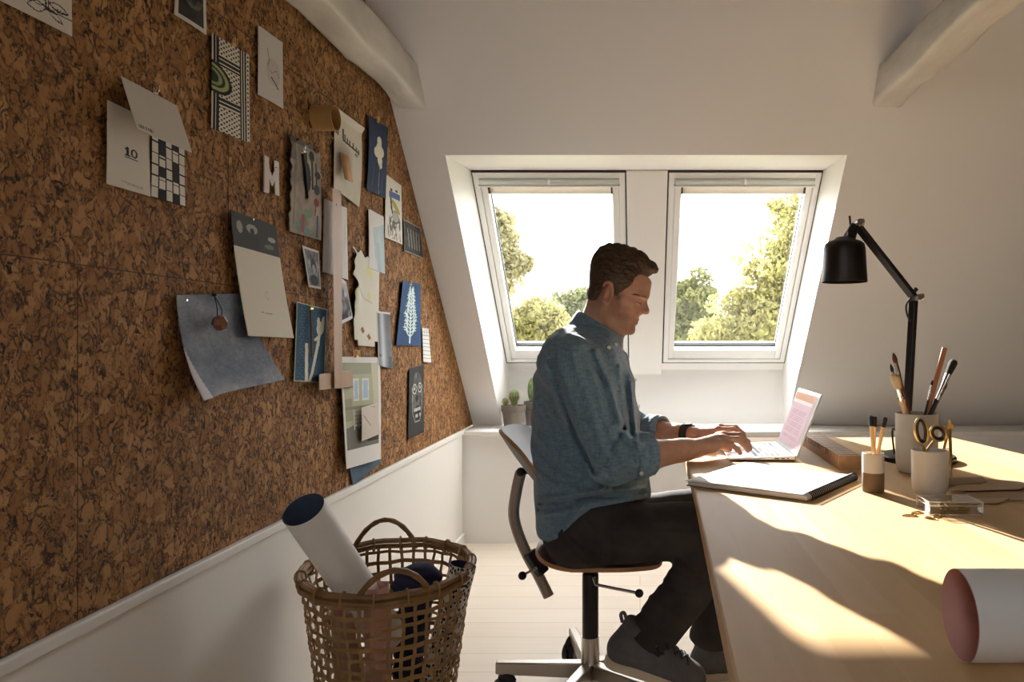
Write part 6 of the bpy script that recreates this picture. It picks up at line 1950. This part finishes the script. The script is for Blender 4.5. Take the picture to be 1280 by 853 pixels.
# 18 two silvery grey photos
def a18(u, v):
    n = nz2(u, v, 3, 2.2); g = 105+90*np.exp(-((u-0.35)/0.2)**2)+30*n-30*v; c = np.stack([g*0.97, g, g*1.02], -1)/255
    put(c, (v < 0.22) & (n > 0.5), (88, 98, 104)); put(c, (u < 0.04) | (v > 0.97), (200, 198, 194)); return c
r = sheet_on_wall('photo_print', [(470, 389), (488, 391), (491, 462), (473, 457)], a18, 'silvery grey photograph with a pale centre beside the torn cream sheet', 'photograph', (40, 90), off=0.007)
# 19 blue print with a branching plant
def a19(u, v):
    n = nz2(u, v, 6, 3.3); c = np.stack([18+10*n, 58+18*n, 98+22*n], -1)/255; w = (196, 214, 210); A = 2.3
    put(c, line(u, v, [(0.50, 0.04), (0.50, 0.5), (0.53, 0.9)], 0.022, A), w)
    rng2 = np.random.default_rng(8)
    for k in range(13):
        y = 0.14+0.055*k
        for sg in (-1, 1):
            L_ = (0.36-0.018*abs(k-4)-0.008*k)*rng2.uniform(0.8, 1.1)
            e = (0.5+sg*L_*0.8, y+0.11+0.03*rng2.uniform()); m1 = (0.5+sg*L_*0.45, y+0.05)
            put(c, line(u, v, [(0.5, y), m1, e], 0.020, A), w)
            put(c, line(u, v, [m1, (m1[0]+sg*0.02, m1[1]+0.08)], 0.017, A), w); put(c, line(u, v, [((m1[0]+e[0])/2, (m1[1]+e[1])/2), (e[0]+sg*0.05, e[1]-0.03)], 0.015, A), w)
    return c
r = sheet_on_wall('cyanotype_print', [(503, 351), (526, 355), (526, 433), (495, 432)], a19, 'bright blue print with a white branching plant, nearest to the window', 'print', (70, 120), off=0.007); clip_on(r, 513, 356, 0.01, 1.0)
# 20 small ruled tag
def a20(u, v):
    c = fill(u, (214, 212, 206)); put(c, ((v*9) % 1) < 0.14, (128, 132, 136)); put(c, (((u*3) % 1) < 0.1) & (v > 0.75), (90, 92, 94)); return c
r = sheet_on_wall('paper_tag', [(527, 410), (536, 411), (539, 454), (529, 453)], a20, 'narrow white ruled paper tag beside the branching plant print', 'tag', (30, 60)); pin_on(r, 532, 413)
# 21 chalk skull drawing on black
def a21(u, v):
    c = fill(u, (52, 50, 48)); w = (190, 188, 180); n = nz2(u, v, 9, 4.4)
    hd = oval(u, v, 0.54, 0.58, 0.36, 0.34); c[hd] = (np.stack([62+50*n, 61+50*n, 58+48*n], -1)/255)[hd]
    for cu in (0.36, 0.72):
        put(c, oval(u, v, cu, 0.68, 0.13, 0.075), (34, 33, 32)); put(c, oval(u, v, cu, 0.68, 0.13, 0.075) & ~oval(u, v, cu, 0.68, 0.10, 0.055), w); put(c, oval(u, v, cu, 0.685, 0.04, 0.03), w)
    put(c, oval(u, v, 0.52, 0.54, 0.10, 0.05), (38, 37, 36)); put(c, oval(u, v, 0.55, 0.33, 0.25, 0.10), (26, 25, 25))
    for k in range(5):
        put(c, (abs(u-0.36-0.09*k) < 0.032) & (abs(v-0.375) < 0.026), w)
        if k in (1, 2, 4): put(c, (abs(u-0.36-0.09*k) < 0.032) & (abs(v-0.285) < 0.026), w)
    put(c, line(u, v, [(0.2, 0.7), (0.24, 0.35), (0.4, 0.2), (0.7, 0.2), (0.86, 0.4), (0.9, 0.7)], 0.014, 2.4), (150, 148, 140))
    return c
r = sheet_on_wall('art_print', [(511, 461), (530, 456), (530, 540), (510, 549)], a21, 'black card with a white chalk skull face', 'drawing', (60, 120))
# 22 blue tulip print with a stick
def a22(u, v):
    n = nz2(u, v, 9, 5.1); c = np.stack([26+16*n, 66+18*n, 88+20*n], -1)/255; w = (208, 206, 186); A = 2.4
    put(c, oval(u, v, 0.78, 0.72, 0.13, 0.09, 0.2), w); put(c, oval(u, v, 0.72, 0.78, 0.05, 0.09, 0.3), w); put(c, oval(u, v, 0.86, 0.80, 0.05, 0.10, -0.3), w)
    put(c, line(u, v, [(0.78, 0.68), (0.68, 0.42), (0.55, 0.12), (0.48, 0.02)], 0.045, A), w)
    put(c, line(u, v, [(0.62, 0.56), (0.72, 0.60), (0.74, 0.5)], 0.04, A), w)
    put(c, line(u, v, [(0.34, 0.48), (0.36, 0.2), (0.38, 0.02)], 0.05, A), w)
    put(c, (np.sin(u*170)*np.sin(v*260+u*40) > 0.965), (150, 170, 170))
    put(c, (u < 0.025) | (u > 0.975) | (v < 0.012) | (v > 0.988), (176, 176, 160))
    return c
r = sheet_on_wall('cyanotype_print', [(370, 377), (410, 387), (405, 479), (367, 477)], a22, 'teal blue print with a white tulip and a brown twig hanging over it', 'print', (80, 140), off=0.005)
c = wall_local(r, 388, 388, 0.012); b = MB(); b.tube([c, wall_local(r, 389, 410, 0.014), wall_local(r, 390, 446, 0.016)], [0.0035, 0.003, 0.0026], 8); b.build('twig', mat('bark_twig', srgb(124, 84, 56), 0.85, bump=0.4, bscale=160), r); clip_on(r, 389, 386, 0.012, 1.2)
# 23 cream sheet with a dark header
def a23(u, v):
    c = fill(u, (208, 199, 180)); n = nz2(u, v, 6, 6.3)
    m = v > 0.725; c[m] = (np.stack([52+10*n, 51+9*n, 48+8*n], -1)/255)[m]
    put(c, m & oval(u, v, 0.42, 0.90, 0.12, 0.04), (150, 148, 138)); put(c, m & oval(u, v, 0.42, 0.86, 0.05, 0.05), (52, 51, 48))
    put(c, m & oval(u, v, 0.16, 0.89, 0.06, 0.05) & (n > 0.45), (150, 148, 138)); put(c, m & oval(u, v, 0.85, 0.86, 0.09, 0.022), (158, 154, 142)); put(c, m & oval(u, v, 0.80, 0.79, 0.14, 0.02) & (n > 0.55), (110, 108, 100))
    put(c, oval(u, v, 0.56, 0.36, 0.045, 0.035) & ~oval(u, v, 0.56, 0.36, 0.035, 0.026), (184, 172, 150)); put(c, (abs(v-0.205+0.02*(u-0.5)) < 0.003) & (u > 0.36) & (u < 0.60), (120, 112, 98))
    return c
def c23(u, v): return 0.008+0.016*(1-v)**2
r = sheet_on_wall('paper_sheet', [(283, 262), (341, 283), (356, 423), (297, 420)], a23, 'large cream sheet with a dark printed header over the grey blue sheet', 'paper', (80, 160), curl=c23); pin_on(r, 312, 275, 0.01)
# 24 big grey blue sheet with a curled corner, bead on a cord hanging over it
def a24(u, v):
    n = nz2(u, v, 3.2, 7.7); f = nz2(u*9, v*9, 7, 2)
    t = np.clip(0.35+0.9*(n-0.5)+0.5*(0.55-np.abs(u-0.42-0.5*(v-0.5))*1.4)*np.clip(v, 0, 1)*1.2, 0, 1)[..., None]
    c = (hexc(150, 152, 158)*(1-t)+hexc(66, 76, 92)*t)*(0.92+0.16*f[..., None])
    put(c, (u < 0.11*np.clip(1-v*1.9, 0, 1)+0.0) & (v < 0.5), (198, 192, 194))
    return c
def c24(u, v): return 0.004+0.03*np.exp(-(u/0.22)**2)*(1-v)**2+0.016*(1-v)**3
r = sheet_on_wall('paper_sheet', [(218, 369), (297, 367), (346, 475), (224, 501)], a24, 'large cloudy grey blue sheet, lowest on the left half of the cork board', 'paper', (110, 110), curl=c24, off=0.004); pin_on(r, 228, 376)
bd = empty('bead_pendant', on_wall(275, 404, 0.03), (0, 0, 0), 'brown faceted wooden bead on a dark cord over the grey blue sheet', 'pendant')
b = MB(); b.ball((0, 0, 0), (0.0165, 0.018, 0.018), 7, 4, M=Matrix.Rotation(0.4, 3, 'X')); b.build('bead', mat('walnut_bead', srgb(128, 84, 54), 0.5, var=0.15, vscale=40), bd, smooth=False)
b = MB(); tp = on_wall(268, 369, 0.012)-bd.location
b.tube(spline([tp, tp*0.5+Vector((0.005, 0.008, 0)), Vector((0.002, 0.002, 0.016))], 6), 0.0012, 6); b.tube(spline([tp, tp*0.5+Vector((0.003, -0.006, 0.004)), Vector((-0.004, -0.003, 0.016))], 6), 0.0012, 6); b.tube([tp+Vector((-0.02, 0, 0)), tp+Vector((0.006, 0, 0))], 0.0025, 8)
b.build('cord', M['black'], bd)
# 25 print of an attic room
def a25(u, v):
    c = fill(u, (214, 210, 202)); m = (u > 0.05) & (u < 0.94) & (v > 0.16) & (v < 0.95)
    c[m] = hexc(172, 170, 140)
    fl = m & (v < 0.40+0.10*(u-0.5)); c[fl] = hexc(112, 110, 98)
    put(c, m & (v > 0.84) & (u < 0.75), (150, 150, 128)); put(c, m & (u > 0.80-0.1*(v-0.5)) & (v > 0.35), (190, 188, 160))
    for a, b_ in ((0.26, 0.40), (0.48, 0.66)):
        put(c, m & (u > a+0.10*(v-0.6)) & (u < b_+0.10*(v-0.6)) & (v > 0.59) & (v < 0.80), (206, 206, 196)); put(c, m & (u > a+0.03+0.10*(v-0.6)) & (u < b_-0.03+0.10*(v-0.6)) & (v > 0.61) & (v < 0.78), (160, 180, 204))
    put(c, m & (u < 0.22) & (v > 0.42) & (v < 0.62), (150, 148, 122)); put(c, m & (v > 0.52) & (v < 0.545) & (u < 0.75), (134, 130, 104))
    for k in range(4): put(c, m & (u > 0.26) & (u < 0.50) & (abs(v-0.37-0.035*k) < 0.008), (206, 204, 194))
    for x in (0.26, 0.38, 0.50): put(c, m & (abs(u-x) < 0.012) & (v > 0.33) & (v < 0.50), (206, 204, 194))
    put(c, m & (v < 0.27) & (u > 0.6) & (v > 0.2), (60, 58, 54))
    return c
def c25(u, v): return 0.004+0.022*np.clip(0.55-v, 0, 1)**2*2+0.006*np.sin(4*v)
r = sheet_on_wall('photo_print', [(424, 446), (475, 447), (470, 574), (426, 587)], a25, 'tall print of an attic room hanging below the wooden ruler', 'photograph', (80, 150), curl=c25, off=0.006); clip_on(r, 446, 446, 0.012, 1.3)
b = MB(); b.box(wall_local(r, 460, 445, 0.004), (0.002, 0.04, 0.006)); b.build('backing_strip', mat('teal_strip', srgb(52, 76, 84), 0.7), r)
# 26 small beige card, 27 blue sheet underneath
def a26(u, v):
    c = fill(u, (200, 188, 174)); put(c, line(u, v, [(0.12, 0.75), (0.5, 0.35)], 0.012), (110, 100, 90)); return c
r = sheet_on_wall('paper_tag', [(451, 510), (472, 504), (476, 542), (452, 552)], a26, 'small beige paper tag over the print of an attic room', 'tag', (40, 50), off=0.03); pin_on(r, 464, 509, 0.032)
def a27(u, v):
    n = nz2(u, v, 4, 1.1); return np.stack([66+28*n, 88+26*n, 104+26*n], -1)/255
r = sheet_on_wall('paper_sheet', [(430, 560), (474, 548), (476, 578), (441, 608)], a27, 'blue grey sheet showing below the print of an attic room', 'paper', (30, 40), off=0.002)
# T square hanging head down
ts = empty('t_square', on_wall(420, 485, 0.02), (0, 0, 0), 'long wooden T square hanging head down on the cork board', 'T square')
wood_t = mat('beech_ruler', srgb(164, 128, 94), 0.55, var=0.1, vscale=20, vstretch=(1, 1, 0.1))
def slab(pix, off0, off1):
    b = MB(); a = [on_wall(*p, off0)-ts.location for p in pix]; c = [on_wall(*p, off1)-ts.location for p in pix]
    n = len(pix); b.add(a+c, [tuple(range(n)), tuple(range(n, 2*n))]+[(i, (i+1) % n, n+(i+1) % n, n+i) for i in range(n)]); return b
slab([(415.5, 235), (426.5, 239), (428, 486), (418, 486)], 0.026, 0.032).build('blade', wood_t, ts, smooth=False, bevel=0.0008)
slab([(399, 468), (441, 463), (441, 484), (399, 488)], 0.012, 0.0255).build('head', wood_t, ts, smooth=False, bevel=0.0015)
b = MB(); c = on_wall(420.5, 256, 0.032)-ts.location; b.tube([c, c+Vector((0.0008, 0, 0))], 0.003, 12); b.build('hanging_hole', M['black'], ts)
# a spare wire hook pinned to the cork
for px, py, lb in ((407, 170, 'bent steel wire hook pinned below the kraft roll'), (402, 232, 'bent steel wire hook pinned left of the top of the ruler')):
    c = on_wall(px, py, 0.004)
    b = MB(); b.tube(spline([(-0.008, 0, 0), (0.012, 0, 0.003), (0.016, 0.006, -0.004), (0.016, 0.014, -0.002), (0.012, 0.018, 0.004)], 5), 0.0009, 6)
    o = b.build('wire_hook', M['chrome'], None); o.location = c; tag(o, lb, 'hook')
# ------------------------------------------------------------------ camera, sky, sun
cam = bpy.data.cameras.new('camera'); co = bpy.data.objects.new('camera', cam); COL.objects.link(co)
co.location = (0, 0, EYE); co.rotation_euler = (math.radians(90), 0, 0)
cam.sensor_width = 36; cam.lens = F/1280*36; cam.shift_x = -(PX-640)/1280; cam.shift_y = (PY-426.5)/1280
cam.clip_start = 0.05; cam.clip_end = 300
cam.dof.use_dof = True; cam.dof.focus_distance = 2.1; cam.dof.aperture_fstop = 22
SC.camera = co

w = bpy.data.worlds.new('sky'); SC.world = w; w.use_nodes = True
bg = w.node_tree.nodes['Background']
bg.inputs[0].default_value = (0.97, 0.98, 1.0, 1); bg.inputs[1].default_value = 7.5
s = bpy.data.lights.new('sun', 'SUN'); so = bpy.data.objects.new('sun', s); COL.objects.link(so)
SUN_AZ, SUN_EL = 18.0, 20.0
az, el = math.radians(SUN_AZ), math.radians(SUN_EL)
dirv = Vector((math.sin(az)*math.cos(el), -math.cos(az)*math.cos(el), -math.sin(el)))
so.rotation_euler = dirv.to_track_quat('-Z', 'Y').to_euler()
so.location = (-3, 9, 6)
s.energy = 24.0; s.color = (1.0, 0.95, 0.88); s.angle = math.radians(0.6)
SC.view_settings.view_transform = 'Standard'; SC.view_settings.look = 'None'
SC.view_settings.gamma = 1; SC.view_settings.use_curve_mapping = False
SC.view_settings.exposure = 0.32
SC.cycles.max_bounces = 12; SC.cycles.diffuse_bounces = 8; SC.cycles.transparent_max_bounces = 16
SC.cycles.sample_clamp_indirect = 6
